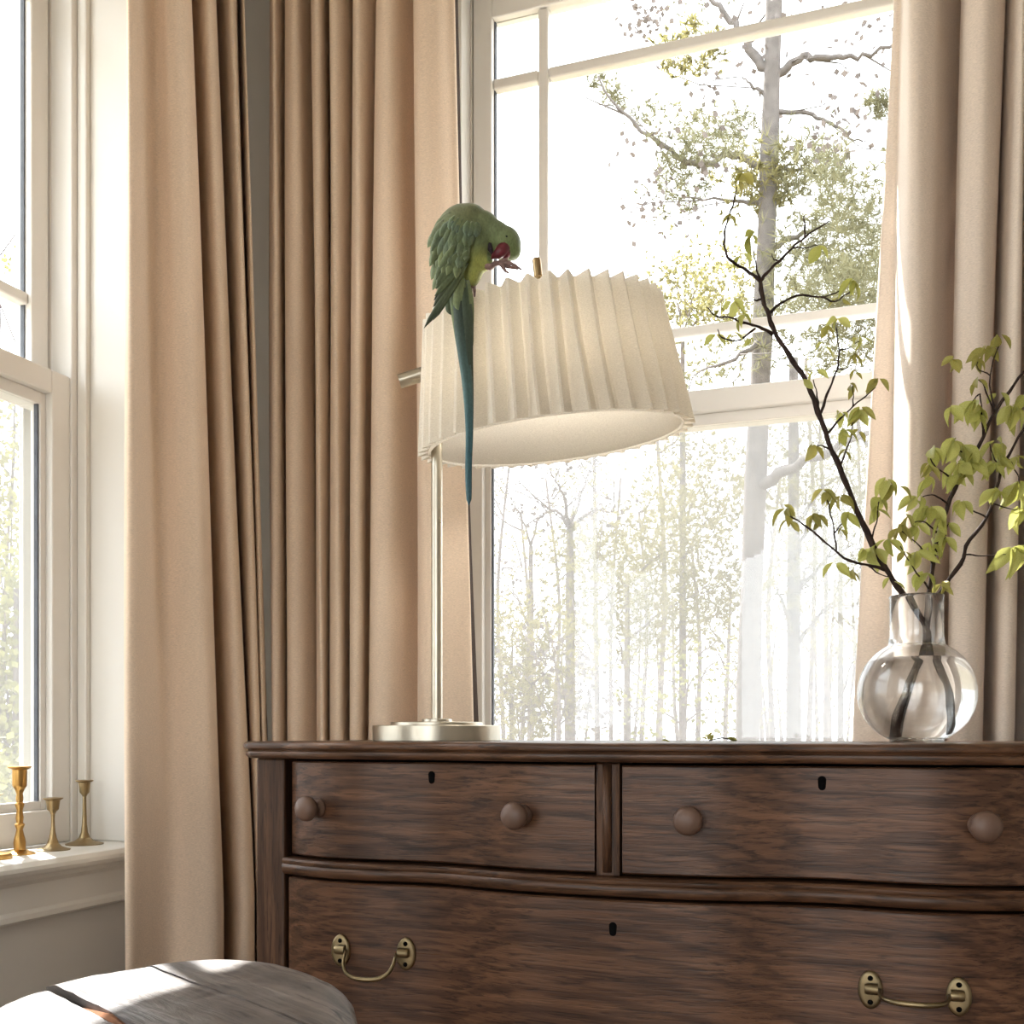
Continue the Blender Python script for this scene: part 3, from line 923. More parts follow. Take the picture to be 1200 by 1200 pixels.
V = VASE
D1 = -.03
branch('tall leaning branch with few yellow-green leaf buds reaching up across the window',
    ([(1087, 742, -.004), (1057, 695, -.006), (1036, 664, -.01), (1009, 610, -.015), (991, 565, -.018), (975, 528, -.02), (959, 484, -.022), (947, 452, -.024), (928, 421, -.026), (909, 392, -.028), (901, 370, D1), (894, 351, D1), (891, 330, D1)],
     3.9, 2.4, [V + Vector((.034, -.012, .016)), V + Vector((.030, -.010, .06)), V + Vector((.016, -.006, .10))]),
    [([(891, 330, D1), (874, 316, D1), (858, 307, D1-.01), (850, 294, D1-.01), (849, 278, D1-.01), (853, 256, D1-.01), (860, 237, D1-.012), (863, 219, D1-.012)], 2.0, .7),
     ([(891, 330, D1), (886, 312, D1), (883, 291, D1)], 1.3, .6),
     ([(891, 330, D1), (900, 318, D1), (912, 307, D1+.01), (928, 291, D1+.01), (943, 278, D1+.012), (959, 267, D1+.012), (972, 259, D1+.015)], 2.0, .7),
     ([(943, 278, D1+.012), (943, 265, D1+.012), (942, 253, D1+.01)], 1.1, .8),
     ([(928, 291, D1+.01), (945, 290, D1), (958, 287, D1)], .9, .5),
     ([(912, 307, D1+.01), (906, 303, D1+.01), (905, 297, D1+.01)], .9, .5),
     ([(901, 368, D1), (918, 353, D1+.01), (940, 346, D1+.012), (966, 348, D1+.015), (983, 341, D1+.018)], 1.7, .7),
     ([(962, 348, D1+.014), (978, 353, D1+.014), (992, 345, D1+.014), (1002, 335, D1+.014)], 1.1, .6),
     ([(905, 392, -.028), (890, 383, D1-.01), (874, 379, D1-.012), (858, 373, D1-.014), (839, 370, D1-.016), (828, 360, D1-.018)], 1.9, .7),
     ([(885, 385, D1-.01), (867, 398, D1-.02), (848, 397, D1-.022), (841, 386, D1-.022)], 1.2, .6),
     ([(894, 351, D1), (886, 352, D1), (884, 351, D1)], 1.3, .8),
     ([(962, 484, -.022), (972, 455, -.01), (981, 433, -.005), (983, 411, 0), (980, 384, 0)], 1.6, .7),
     ([(981, 433, -.005), (990, 432, 0), (999, 428, 0)], .9, .5),
     ([(983, 411, 0), (994, 408, .005), (1007, 400, .005)], .9, .5),
     ([(959, 476, -.022), (957, 460, -.02), (953, 445, -.02)], 1.0, .6),
     ([(970, 508, -.021), (991, 484, -.01), (1010, 468, -.005), (1026, 454, 0)], 1.3, .6),
     ([(999, 477, -.01), (1000, 465, -.008), (999, 452, -.008)], .8, .5),
     ([(985, 545, -.02), (996, 516, -.025), (1000, 495, -.025)], 1.1, .6),
     ([(976, 530, -.02), (964, 522, -.025), (958, 523, -.025)], 1.2, .6),
     ([(1036, 668, -.01), (1018, 662, -.02), (1000, 659, -.03), (979, 646, -.035), (952, 622, -.04), (931, 608, -.045), (920, 598, -.045)], 1.9, .8),
     ([(980, 646, -.035), (977, 619, -.035), (971, 592, -.035), (967, 578, -.035)], 1.0, .6),
     ([(978, 625, -.035), (988, 612, -.03), (994, 604, -.03)], .8, .5),
     ([(1018, 664, -.02), (1030, 672, -.02), (1045, 678, -.02)], .9, .6),
     ([(1020, 635, -.012), (1027, 612, -.02), (1030, 588, -.02)], 1.0, .6)],
    [(867, 212, 5, 21, True, D1-.012), (857, 256, 2, 13, True, D1-.01), (880, 281, 4, 18, False, D1), (869, 303, 2, 16, False, D1), (960, 292, 2, 17, False, D1),
     (1002, 337, 4, 22, False, D1+.014), (986, 353, 2, 12, True, D1+.014), (858, 359, 3, 20, False, D1-.014), (870, 373, 3, 15, False, D1-.014), (842, 366, 2, 9, True, D1-.016), (812, 374, 2, 12, False, D1-.02), (860, 394, 2, 12, False, D1-.02),
     (879, 399, 2, 11, False, D1-.02), (839, 396, 2, 13, False, D1-.02), (980, 379, 3, 15, False, 0), (970, 386, 2, 14, True, 0), (966, 409, 2, 14, False, -.01), (1007, 402, 3, 16, False, .005),
     (1000, 422, 3, 15, True, 0), (1001, 437, 2, 9, True, 0), (956, 438, 2, 15, False, -.02), (940, 450, 1, 13, False, -.025), (1029, 452, 3, 15, True, 0), (999, 455, 3, 14, True, -.008), (1005, 487, 3, 21, False, -.005), (1013, 488, 2, 19, True, -.005),
     (986, 490, 3, 16, False, -.015), (989, 512, 4, 21, False, -.025), (1005, 509, 2, 11, True, -.025), (991, 533, 2, 11, True, -.02), (954, 527, 3, 16, True, -.025),
     (920, 602, 4, 21, True, -.045), (925, 616, 2, 14, True, -.045), (956, 609, 5, 24, True, -.04), (979, 665, 2, 17, False, -.03), (998, 674, 3, 18, True, -.02), (967, 582, 4, 20, True, -.035), (984, 588, 4, 19, True, -.03), (994, 608, 3, 18, False, -.03), (988, 624, 2, 12, True, -.035),
     (1027, 603, 3, 22, False, -.02), (1040, 569, 4, 23, False, -.02), (1052, 577, 2, 19, True, -.02), (1031, 589, 3, 18, False, -.02), (1024, 650, 5, 26, False, -.02), (1040, 641, 4, 22, False, -.02), (1012, 652, 3, 20, False, -.02), (1045, 684, 2, 12, False, -.02)],
    V + Vector((.034, -.012, .016)))

branch('leafy branch curving up to the right in the vase, in front of the curtain',
    ([(1087, 715, .004), (1093, 661, .006), (1100, 628, .01), (1111, 592, .01), (1123, 565, .012), (1141, 535, .014), (1162, 490, .016), (1178, 465, .018), (1200, 436, .02), (1228, 402, .022)],
     3.5, 1.6, [V + Vector((-.024, .004, .012)), V + Vector((-.015, .004, .05)), V + Vector((.002, .004, .09)), V + Vector((.009, .003, .125))]),
    [([(1152, 512, .015), (1150, 480, .0), (1148, 462, .0), (1140, 470, 0)], 1.2, .7),
     ([(1165, 486, .016), (1153, 452, .005), (1146, 445, 0)], 1.0, .6),
     ([(1165, 486, .016), (1160, 440, .01), (1171, 404, .01)], 1.1, .6),
     ([(1160, 440, .01), (1146, 432, .005), (1146, 424, .005)], .8, .5),
     ([(1141, 535, .014), (1125, 528, 0), (1116, 520, 0)], 1.0, .6),
     ([(1123, 565, .012), (1108, 555, 0), (1094, 545, -.01), (1090, 530, -.01)], 1.2, .6),
     ([(1111, 592, .01), (1095, 580, -.01), (1080, 583, -.015)], 1.1, .6),
     ([(1100, 628, .01), (1085, 612, -.015), (1072, 612, -.02)], 1.1, .6),
     ([(1093, 661, .006), (1078, 640, -.015), (1056, 622, -.02)], 1.1, .6),
     ([(1088, 690, .004), (1070, 665, -.02), (1055, 640, -.025)], 1.1, .6),
     ([(1096, 648, .008), (1106, 632, -.01), (1112, 612, -.015)], 1.0, .6)],
    [(1146, 426, 3, 20, True, .005), (1158, 415, 4, 19, True, .01), (1171, 402, 3, 19, True, .01), (1117, 428, 4, 20, True, .01), (1140, 478, 5, 27, False, 0), (1141, 493, 3, 22, False, 0), (1150, 490, 3, 20, False, 0), (1114, 484, 3, 23, False, .0), (1146, 452, 3, 16, True, 0), (1170, 466, 2, 16, False, .015),
     (1187, 486, 5, 30, False, .01), (1197, 474, 3, 22, False, .01), (1118, 525, 5, 28, False, 0), (1130, 533, 4, 26, False, 0), (1141, 548, 5, 26, False, 0), (1124, 552, 4, 26, False, 0), (1126, 562, 3, 24, False, -.005), (1165, 527, 4, 27, False, .01), (1172, 540, 3, 20, False, .01),
     (1090, 552, 4, 22, True, -.01), (1095, 535, 3, 22, False, -.01), (1088, 566, 3, 17, False, -.01), (1075, 592, 4, 22, False, -.015), (1088, 602, 5, 25, False, -.01), (1074, 622, 4, 22, False, -.02), (1055, 624, 5, 21, True, -.02), (1090, 641, 4, 21, False, -.01), (1075, 657, 4, 25, False, -.02), (1108, 620, 4, 26, False, -.015), (1110, 638, 3, 22, False, -.015),
     (1084, 680, 3, 19, False, -.01), (1105, 690, 4, 20, True, -.0), (1060, 654, 2, 15, True, -.02), (1098, 612, 3, 20, False, -.01), (1062, 612, 3, 18, True, -.02)],
    V + Vector((-.024, .004, .012)))

branch('thin forked branch at the far right of the vase with bright green leaves',
    ([(1092, 712, .008), (1108, 685, .01), (1129, 655, .01), (1132, 640, .01), (1156, 607, .012), (1165, 580, .014), (1174, 550, .016), (1178, 540, .016), (1200, 503, .02), (1226, 466, .022)],
     3.2, 1.4, [V + Vector((-.020, .014, .012)), V + Vector((-.008, .012, .06)), V + Vector((.006, .010, .10)), V + Vector((.012, .009, .128))]),
    [([(1131, 650, .01), (1150, 651, .01), (1183, 650, 0)], 1.0, .6),
     ([(1156, 607, .012), (1140, 598, .0), (1126, 592, 0)], 1.0, .6),
     ([(1160, 590, .013), (1180, 595, .01), (1196, 600, .005)], .9, .5),
     ([(1174, 550, .016), (1164, 535, .005), (1160, 520, .0)], 1.0, .6),
     ([(1182, 538, .016), (1192, 555, .01), (1196, 570, .01)], .9, .5)],
    [(1186, 653, 5, 31, False, 0), (1198, 650, 4, 28, False, 0), (1126, 593, 4, 23, False, 0), (1168, 581, 2, 18, False, 0), (1194, 577, 5, 30, False, .005), (1196, 605, 4, 28, False, .005), (1193, 541, 3, 20, False, .01), (1168, 580, 3, 17, False, .0), (1163, 550, 3, 24, False, .0), (1141, 540, 3, 20, False, 0)],
    V + Vector((-.020, .014, .012)))

# fallen leaves on the dresser top
sp = atY(840, HOR, 1.36); sp.z = DT
root = empty('fallen_sprig', sp); tag(root, 'small fallen sprig with two leaf tufts on the dresser top', 'sprig')
mb = MB(); mb.tube([sp + Vector((-.010, 0, .0015)), sp + Vector((.006, .004, .005)), sp + Vector((.024, 0, .0015))], .0008, 6); mb.build('stem', M_TWIG, root, sm=True)
for dx, up, L in ((-.010, .9, .012), (-.012, .3, .010), (-.008, .5, .009), (.022, .25, .010), (.025, .1, .010)):
    put_leaf(root, sp + Vector((dx, 0, .002)), (rb.uniform(-.5, .5), rb.uniform(-.4, .4), up), L, True)
sp = atY(779, HOR, 1.36); sp.z = DT + .0012
o = put_leaf(None, sp + Vector((-.004, 0, 0)), (1, .2, .12), .012, True)
o.name = 'fallen_leaf'
tag(o, 'single curled fallen leaf on the dresser top below the lampshade', 'leaf')

# ================================================================== PARAKEET ON THE SHADE
FOOT = None
best = 1e9
for k in range(720):                               # near-left point of the upper shade rim
    a = 2 * math.pi * k / 720
    p = Ms @ Vector((RT * math.cos(a), RT * math.sin(a), SH))
    rel = p - Vector((0, 0, EYE)); dep = rel.dot(FWD); col = 600 + FOC * rel.dot(RIGHT) / dep
    if dep < LZ and abs(col - 553) < best: best = abs(col - 553); FOOT = p
rel = FOOT - Vector((0, 0, EYE)); BD = rel.dot(FWD)
sb = BD / FOC
BO = Vector((0, 0, EYE)) + FWD * BD
def bp(zx, zy, d=0.0):
    """bird coordinates: pixels of a 5x enlargement, d = pixels towards the viewer"""
    col, row = 420 + zx / 5.0, 200 + zy / 5.0
    return atD(col, row, BD - d * sb)
bird = empty('parakeet', FOOT)
tag(bird, 'green parakeet perched on the lampshade, head bowed to its raised foot', 'bird')

def colmat(name, rough=.6):
    m, nt, b = newmat(name)
    at = nt.nodes.new('ShaderNodeAttribute'); at.attribute_name = 'tint'
    nz = noise(nt, (420, 420, 240), 3)
    r = ramp(nt, nz.outputs[0], [(.3, (.78, .78, .78)), (.7, (1.12, 1.12, 1.12))])
    nt.links.new(mixc(nt, 1.0, at.outputs['Color'], r.outputs[0], 'MULTIPLY'), b.inputs['Base Color'])
    b.inputs['Roughness'].default_value = rough; b.inputs['Specular IOR Level'].default_value = .25
    b.inputs['Sheen Weight'].default_value = .2
    bump(nt, b, nz.outputs[0], .3, .001)
    return m
M_PLUME = colmat('plumage')

def tint(me, fn):
    ca = me.color_attributes.new('tint', 'FLOAT_COLOR', 'POINT')
    for v in me.vertices:
        ca.data[v.index].color = (*fn(v.co), 1)

def lerp3(a, b, t):
    t = max(0, min(1, t)); return tuple(x + (y - x) * t for x, y in zip(a, b))

# one continuous body: overlapping volumes fused by a voxel remesh
def ell(bm, c, d, ra, rb_, rd, ang):
    """ellipsoid, centre in 5x pixels, radii in photo pixels, ang = tilt of its long axis from vertical (deg, + leans right at top)"""
    ctr = bp(c[0], c[1], d)
    a = math.radians(ang)
    ax = RIGHT * math.sin(a) + UP * math.cos(a)
    ay = RIGHT * math.cos(a) - UP * math.sin(a)
    R = Matrix((ay * rb_ * sb, ax * ra * sb, -FWD * rd * sb)).transposed().to_4x4()
    bmesh.ops.create_icosphere(bm, subdivisions=3, radius=1.0, matrix=Matrix.Translation(ctr) @ R)
bm = bmesh.new()
ell(bm, (590, 400), 6, 41, 31, 27, 18)      # back and wings' bed
ell(bm, (545, 560), 6, 36, 22, 20, 6)       # rump
ell(bm, (690, 420), 6, 36, 19, 22, 12)      # breast
ell(bm, (680, 560), 6, 27, 12, 15, 14)      # belly
ell(bm, (630, 310), 6, 26, 20, 23, 60)      # shoulders
ell(bm, (730, 335), 6, 20, 19, 19, 120)     # neck
ell(bm, (800, 385), 6, 18, 18, 18, 130)
ell(bm, (858, 425), 6, 20, 19, 18, 150) # head
ell(bm, (893, 462), 6, 13, 12, 13, 150)     # crown
ell(bm, (820, 465), 6, 12, 10, 11, 90)      # cheek
ell(bm, (570, 690), 6, 22, 14, 12, 2)       # tail root
ell(bm, (745, 545), 10, 10, 8, 8, 40)       # thigh of the raised leg
me = bpy.data.meshes.new('body_blob'); bm.to_mesh(me); bm.free()
tmp = bpy.data.objects.new('tmp_body', me); COL.objects.link(tmp)
m = tmp.modifiers.new('r', 'REMESH'); m.mode = 'VOXEL'; m.voxel_size = .0022
m = tmp.modifiers.new('s', 'SMOOTH'); m.iterations = 7; m.factor = .5
dg = bpy.context.evaluated_depsgraph_get()
body_me = bpy.data.meshes.new_from_object(tmp.evaluated_get(dg))
bpy.data.objects.remove(tmp); bpy.data.meshes.remove(me)
body_me.name = 'body'; body_me.materials.clear(); body_me.materials.append(M_PLUME); smooth(body_me)
GREEN, PALE, YEL, TEAL, DARK, BLUE, OLIVE = (.118, .158, .070), (.180, .225, .105), (.30, .33, .085), (.090, .132, .092), (.028, .036, .024), (.040, .112, .135), (.150, .165, .080)
def inv(co):
    r = co - Vector((0, 0, EYE)); dd = r.dot(FWD)
    return ((FOC * r.dot(RIGHT) / dd + 600 - 420) * 5, (HOR - FOC * r.dot(UP) / dd - 200) * 5, (BD - dd) / sb)
def body_col(co):
    x, y, d = inv(co)
    c = lerp3(lerp3(OLIVE, GREEN, (y - 230) / 120), (.155, .195, .095), (x - 650) / 150)
    if y > 420 and x < 790:                     # belly
        t = (x - (560 + (y - 700) * -.15)) / 90
        c = lerp3(c, YEL, min(max(t, 0), 1) * min(1, (y - 420) / 110) * min(1, max(0, (790 - x) / 40)))
    if x > 755 and y < 530: c = lerp3((.150, .190, .092), (.155, .21, .082), (y - 330) / 150)
    if y > 640: c = lerp3(c, TEAL, (y - 640) / 120)
    return c
tint(body_me, body_col)
body = link_mesh('body', body_me, None, bird)

def feather_rows(base, tip, w, nrm, curl=.06, cup=.18, blunt=.5):
    base, tip = Vector(base), Vector(tip)
    ax = tip - base; L = ax.length; ax = ax / L
    sd = ax.cross(nrm).normalized(); up = sd.cross(ax)
    rows = []
    for i in range(8):
        t = i / 7
        ww = w * (min(1, .35 + 2.2 * t) * (1 - max(0, (t - blunt) / (1 - blunt)) ** 2.2)) + w * .02
        ctr = base + ax * (t * L) + up * (curl * L * (t - t * t) * 2 - curl * .4 * L * t)
        rows.append([ctr + sd * (ww * q) + up * (-cup * ww * q * q * 2) for q in (-1, -.55, 0, .55, 1)])
    return rows
def feather(parent, base, tip, w, nrm, c0, c1, name='feather', **k):
    mb = MB(); mb.grid(feather_rows(base, tip, w, nrm, **k))
    me = mb.mesh(name, True)
    ca = me.color_attributes.new('tint', 'FLOAT_COLOR', 'POINT')
    for i in range(8):
        for q in range(5):
            c = lerp3(c0, c1, i / 7)
            if q in (0, 4): c = tuple(v * 1.28 for v in c)
            if q == 2: c = tuple(v * .72 for v in c)
            ca.data[i * 5 + q].color = (*c, 1)
    me.materials.append(M_PLUME)
    o = link_mesh(name, me, None, parent)
    md = o.modifiers.new('t', 'SOLIDIFY'); md.thickness = .0004
    return o

from mathutils.bvhtree import BVHTree
BV = BVHTree.FromPolygons([v.co for v in body_me.vertices], [tuple(p.vertices) for p in body_me.polygons])
def skin(zx, zy):
    """depth of the body's near surface (pixels towards the viewer), None beside it"""
    a = bp(zx, zy, 100); d = (bp(zx, zy, -60) - a).normalized()
    h = BV.ray_cast(a, d)
    return inv(h[0])[2] if h[0] is not None else None
# near wing: a padded bed with coverts, secondaries and primaries over it
wing_bm = MB()
wing_bm.grid(feather_rows(bp(660, 320, 32), bp(455, 690, 24), 68 * sb / 5, (-FWD + RIGHT * .1), curl=.03, cup=.22, blunt=.35))
wme = wing_bm.mesh('wing', True)
tint(wme, lambda co: GREEN)
wme.materials.append(M_PLUME)
wing_n = link_mesh('wing', wme, None, bird)
md = wing_n.modifiers.new('t', 'SOLIDIFY'); md.thickness = .002
rf = random.Random(5)
def jv(c, a=.16):
    k = 1 + rf.uniform(-a, a); return tuple(v * k for v in c)
def wf(b, t, w, c0, c1, d0, d1, blunt=.55):
    kb, kt = skin(*b), skin(*t)
    if kb is not None: d0 = max(d0, kb + .3)
    if kt is not None: d1 = max(d1, kt + 1.0)
    feather(wing_n, bp(b[0], b[1], d0), bp(t[0], t[1], d1), w * sb / 5, -FWD + RIGHT * .12, jv(c0), jv(c1), blunt=blunt, curl=.03)
# primaries, dark, reaching far out beyond the rump
for b, t, w, d in (((640, 540), (382, 925), 17, 27), ((632, 548), (402, 892), 17, 27.6), ((628, 560), (436, 878), 17, 28.2), ((622, 566), (452, 842), 16, 28.8), ((615, 545), (436, 800), 17, 29.4), ((630, 535), (440, 760), 18, 30)):
    wf(b, t, w, GREEN, DARK, d, d - 10, .72)
# secondaries
for b, t, w, d in (((650, 500), (445, 735), 20, 31), ((610, 490), (450, 690), 22, 31.8), ((585, 480), (455, 672), 24, 32.6), ((640, 470), (500, 660), 24, 33), ((560, 440), (452, 640), 26, 33.2)):
    wf(b, t, w, GREEN, lerp3(GREEN, DARK, .35), d, d - 7, .65)
# coverts: three overlapping rows
for row, (n_, bx, by, dx, dy, L, w, d, ca_, cb_) in enumerate((
        (8, 490, 415, 26, 19, 150, 25, 32.5, GREEN, PALE),
        (9, 495, 365, 26, 17, 135, 25, 33.5, TEAL, lerp3(TEAL, PALE, .5)),
        (9, 510, 325, 26, 15, 120, 25, 34.5, GREEN, lerp3(TEAL, PALE, .4)),
        (8, 535, 290, 26, 12, 105, 24, 35.3, TEAL, GREEN),
        (7, 565, 258, 26, 10, 90, 24, 35.5, GREEN, TEAL),
        )):
    for k in range(n_):
        b = (bx + dx * k + rf.uniform(-6, 6), by + dy * k + rf.uniform(-8, 8)); an = math.radians(116 - 3.4 * k + rf.uniform(-7, 7))
        t = (b[0] + L * math.cos(an), b[1] + L * math.sin(an))
        fall = abs(k - n_ * .45) * 1.1
        if t[0] > 742 - (t[1] - 300) * .5 and t[1] > 400: continue
        wf(b, t, w, ca_, cb_, d - fall * .8 - 3, d - fall - 1.2, .5)
# far wing and back feathers along the left outline
wing_f_bm = MB(); wing_f_bm.grid(feather_rows(bp(560, 290, 10), bp(435, 640, 2), 55 * sb / 5, (-FWD - RIGHT * 1.2), curl=.06, cup=.2, blunt=.4))
fme = wing_f_bm.mesh('wing', True); tint(fme, lambda co: GREEN); fme.materials.append(M_PLUME)
wing_fr = link_mesh('wing', fme, None, bird)
md = wing_fr.modifiers.new('t', 'SOLIDIFY'); md.thickness = .002
for b, t, w, d in (((540, 245), (440, 340), 32, 18), ((500, 290), (420, 395), 32, 17), ((470, 330), (402, 450), 32, 16), ((480, 370), (420, 500), 34, 18), ((470, 430), (415, 560), 32, 17), ((470, 500), (425, 640), 32, 17), ((490, 560), (432, 700), 28, 18), ((520, 330), (455, 460), 34, 22), ((520, 420), (450, 560), 34, 23), ((510, 520), (448, 668), 30, 24)):
    kb, kt = skin(*b), skin(*t)
    if kb is not None: d = max(d, kb - 1.5)
    feather(wing_fr, bp(b[0], b[1], d + 2), bp(t[0], t[1], max(d - 5, kt + 1.0 if kt is not None else -9)), w * sb / 5, -FWD - RIGHT * .7, jv(OLIVE if b[1] < 300 else GREEN), jv(PALE if b[1] > 300 else GREEN), blunt=.5, curl=.015 if b[1] < 300 else .05, cup=.10)
# tail: long graduated feathers hanging outside the shade
tail_bm = MB(); tail_bm.tube([bp(575, 640, 6), bp(600, 760, 12), bp(622, 900, 18)], [13 * sb, 11 * sb, 3 * sb], 12)
tme = tail_bm.mesh('tail', True); tint(tme, lambda co: TEAL); tme.materials.append(M_PLUME)
tail = link_mesh('tail', tme, None, bird)
def tf(pts, w, cols):
    """long feather through several points"""
    P = catmull([bp(*p) for p in pts], 6)
    n = len(P); rows = []
    for i, p in enumerate(P):
        t = i / (n - 1)
        ax = (P[min(n-1, i+1)] - P[max(0, i-1)]).normalized()
        sd = ax.cross(-FWD).normalized(); up = sd.cross(ax)
        if isinstance(w, tuple): ww = interp([0, .18, .4, .7, .97, 1], list(w), t)
        else: ww = w * min(1, .4 + 3 * t) * (1 - max(0, (t - .75) / .25) ** 2 * .9)
        ww *= sb / 5
        rows.append([p + sd * ww * q - up * (abs(q) * ww * .35) for q in (-1, -.5, 0, .5, 1)])
    mb = MB(); mb.grid(rows); me = mb.mesh('feather', True)
    ca = me.color_attributes.new('tint', 'FLOAT_COLOR', 'POINT')
    for i in range(n):
        t = i / (n - 1) * (len(cols) - 1); j = min(len(cols) - 2, int(t))
        c = lerp3(cols[j], cols[j + 1], t - j)
        for q in range(5):
            k = 1.15 if q in (0, 4) else (.7 if q == 2 else 1)
            ca.data[i * 5 + q].color = (*[v * k for v in c], 1)
    me.materials.append(M_PLUME)
    o = link_mesh('feather', me, None, tail); md = o.modifiers.new('t', 'SOLIDIFY'); md.thickness = .0008
tf([(590, 660, 20), (600, 800, 26), (610, 1000, 38), (638, 1250, 50), (650, 1500, 58), (645, 1750, 62), (648, 1958, 62)], (30, 44, 34, 21, 15, 3), [DARK, (.04, .065, .05), lerp3(TEAL, BLUE, .6), BLUE, lerp3(BLUE, (.10, .17, .20), .4)])
tf([(620, 660, 20), (635, 850, 30), (640, 1050, 40), (652, 1300, 50), (658, 1480, 54), (655, 1620, 56)], (24, 34, 30, 18, 9, 3), [(.05, .075, .04), (.04, .06, .04), (.045, .07, .055), lerp3(TEAL, BLUE, .5)])
tf([(560, 660, 17), (575, 800, 22), (600, 960, 33), (625, 1110, 42)], 36, [GREEN, GREEN, TEAL])
tf([(640, 640, 18), (650, 800, 26), (648, 950, 34), (650, 1080, 40)], 26, [PALE, GREEN, TEAL])
tf([(540, 640, 12), (535, 760, 16), (545, 845, 18)], 28, [GREEN, GREEN, DARK])
tf([(600, 600, 22), (590, 720, 24), (585, 815, 26)], 34, [GREEN, PALE, GREEN])
# beak, eye, feet
M_BEAK = flat('red_beak', (.12, .016, .026), .4, .4, .3, 200)
M_FOOT = flat('bird_foot', (.22, .14, .13), .6, .3, .25, 300)
M_EYE = flat('bird_eye', (.01, .008, .008), .1, .6, .1)
mb = MB()
mb.tube(catmull([bp(862, 436, 12), bp(848, 462, 17), bp(822, 484, 19), bp(796, 500, 17), bp(778, 517, 14)], 4), [v * sb for v in (5, 6.4, 7.4, 7.9, 8, 7.9, 7.6, 7.1, 6.5, 5.8, 5.1, 4.4, 3.7, 2.9, 2.1, 1.4, .6)], 12)
mb.build('beak', M_BEAK, bird, sm=True)
mb = MB()
mb.tube([bp(866, 462, 14), bp(864, 495, 16), bp(852, 520, 16)], [6 * sb, 5 * sb, 1.6 * sb], 12)
o = mb.build('lower_beak', M_BEAK, bird, sm=True)
mb = MB()
mb.tube([bp(770, 425, 17), bp(772, 460, 17), bp(785, 492, 15)], [2.0 * sb, 3.2 * sb, 1.2 * sb], 10)
mb.build('chin_stripe', flat('chin_plumage', (.035, .028, .034), .8, .1, .3, 300), bird, sm=True)
mb = MB(); mb.lathe([(.001, -1.6*sb), (1.6*sb, -.8*sb), (2.1*sb, 0), (1.6*sb, .8*sb), (.001, 1.6*sb)], Matrix.Translation(bp(868, 388, 22.0)), 12)
mb.build('eye', M_EYE, bird, sm=True)
# raised foot held to the beak: shank and four toes with claws
ft = MB()
ft.tube([bp(745, 555, 12), bp(775, 565, 14), bp(800, 545, 16), bp(835, 540, 17)], [5 * sb, 3.6 * sb, 3.0 * sb, 3.2 * sb], 10)
ft.build('foot', M_FOOT, bird, sm=True)
def toe(pts, r):
    mb = MB(); P = catmull([bp(*p) for p in pts], 4); n = len(P)
    mb.tube(P, [r * sb * (1 - .72 * (i / (n - 1)) ** 1.5) * (1 + .12 * math.sin(i * 1.9)) for i in range(n)], 8)
    mb.build('toe', M_FOOT, bird, sm=True)
toe([(830, 540, 17), (880, 540, 19), (925, 560, 19), (957, 583, 18)], 2.9)
toe([(830, 542, 17), (875, 562, 15), (912, 570, 14), (938, 578, 13)], 2.7)
toe([(830, 542, 17), (848, 565, 18), (862, 588, 19), (884, 600, 19)], 2.7)
toe([(825, 538, 17), (850, 525, 20), (868, 520, 21), (876, 508, 22)], 2.6)
# perched foot: shank hidden by the belly, toes gripping the pleats
fp = inv(FOOT)
mb = MB(); mb.tube([bp(655, 660, 8), bp(660, fp[1] - 12, 3)], [5 * sb, 3.2 * sb], 10); mb.build('foot', M_FOOT, bird, sm=True)
for dx in (-22, -4, 14):
    toe([(660, fp[1] - 14, 3), (662 + dx, fp[1] - 22, 5), (664 + dx * 1.2, fp[1] + 12, 7), (664 + dx * 1.2, fp[1] + 45, 6)], 2.6)
toe([(658, fp[1] - 14, 2), (668, fp[1] - 18, -6), (672, fp[1] + 14, -14)], 2.4)

# ================================================================== CANDLESTICKS ON THE LEFT SILL
SILL = 0.742
def candlestick(col, row, prof, mat, label, seg=28):
    p = atZ(col, row, SILL)
    s = (p - Vector((0, 0, EYE))).dot(FWD) / FOC
    root = empty('candlestick', p); tag(root, label, 'candlestick', 'brass candlesticks on the window sill')
    foot, stem, cup = prof
    T = Matrix.Translation(p)
    for nm, pr in (('foot', foot), ('stem', stem), ('cup', cup)):
        mb = MB(); mb.lathe([(r * s, z * s) for r, z in pr], T, seg, True, nm != 'cup')
        mb.build(nm, mat, root, sm=True, autosm=38)
    return root
candlestick(23, 1001, (
    [(17.5, 0), (17.5, 1.2), (15, 2.5), (10, 4), (7, 5.5)],
    [(6.6, 5), (6.8, 14), (6.2, 18), (4.6, 24), (3.6, 29), (5.8, 35), (3.8, 37), (4.4, 43), (3.3, 51), (5.4, 59), (3.6, 61), (4.2, 66), (3.5, 71), (5.4, 76)],
    [(5, 75.5), (7.4, 79), (8, 81), (8.3, 99), (13, 101.5), (13.2, 103), (9, 103.4), (7.4, 103), (7.2, 84), (.3, 83)]), M_BRASS,
    'tallest brass candlestick with a stacked knobbed stem on the left window sill')
candlestick(62, 996, (
    [(19, 0), (19.5, .8), (16, 1.8), (10, 4.0), (6.5, 8)],
    [(6.6, 7.8), (4.4, 14), (3.0, 21), (2.2, 29), (2.0, 37), (2.6, 43)],
    [(2.6, 42), (3.8, 45), (6.6, 47.5), (7.6, 55), (8, 58), (11.4, 60), (11.5, 61), (8, 61.3), (6.6, 61), (6.2, 49), (.3, 48.5)]), M_BRASS2,
    'shortest brass candlestick, between the two taller ones on the sill')
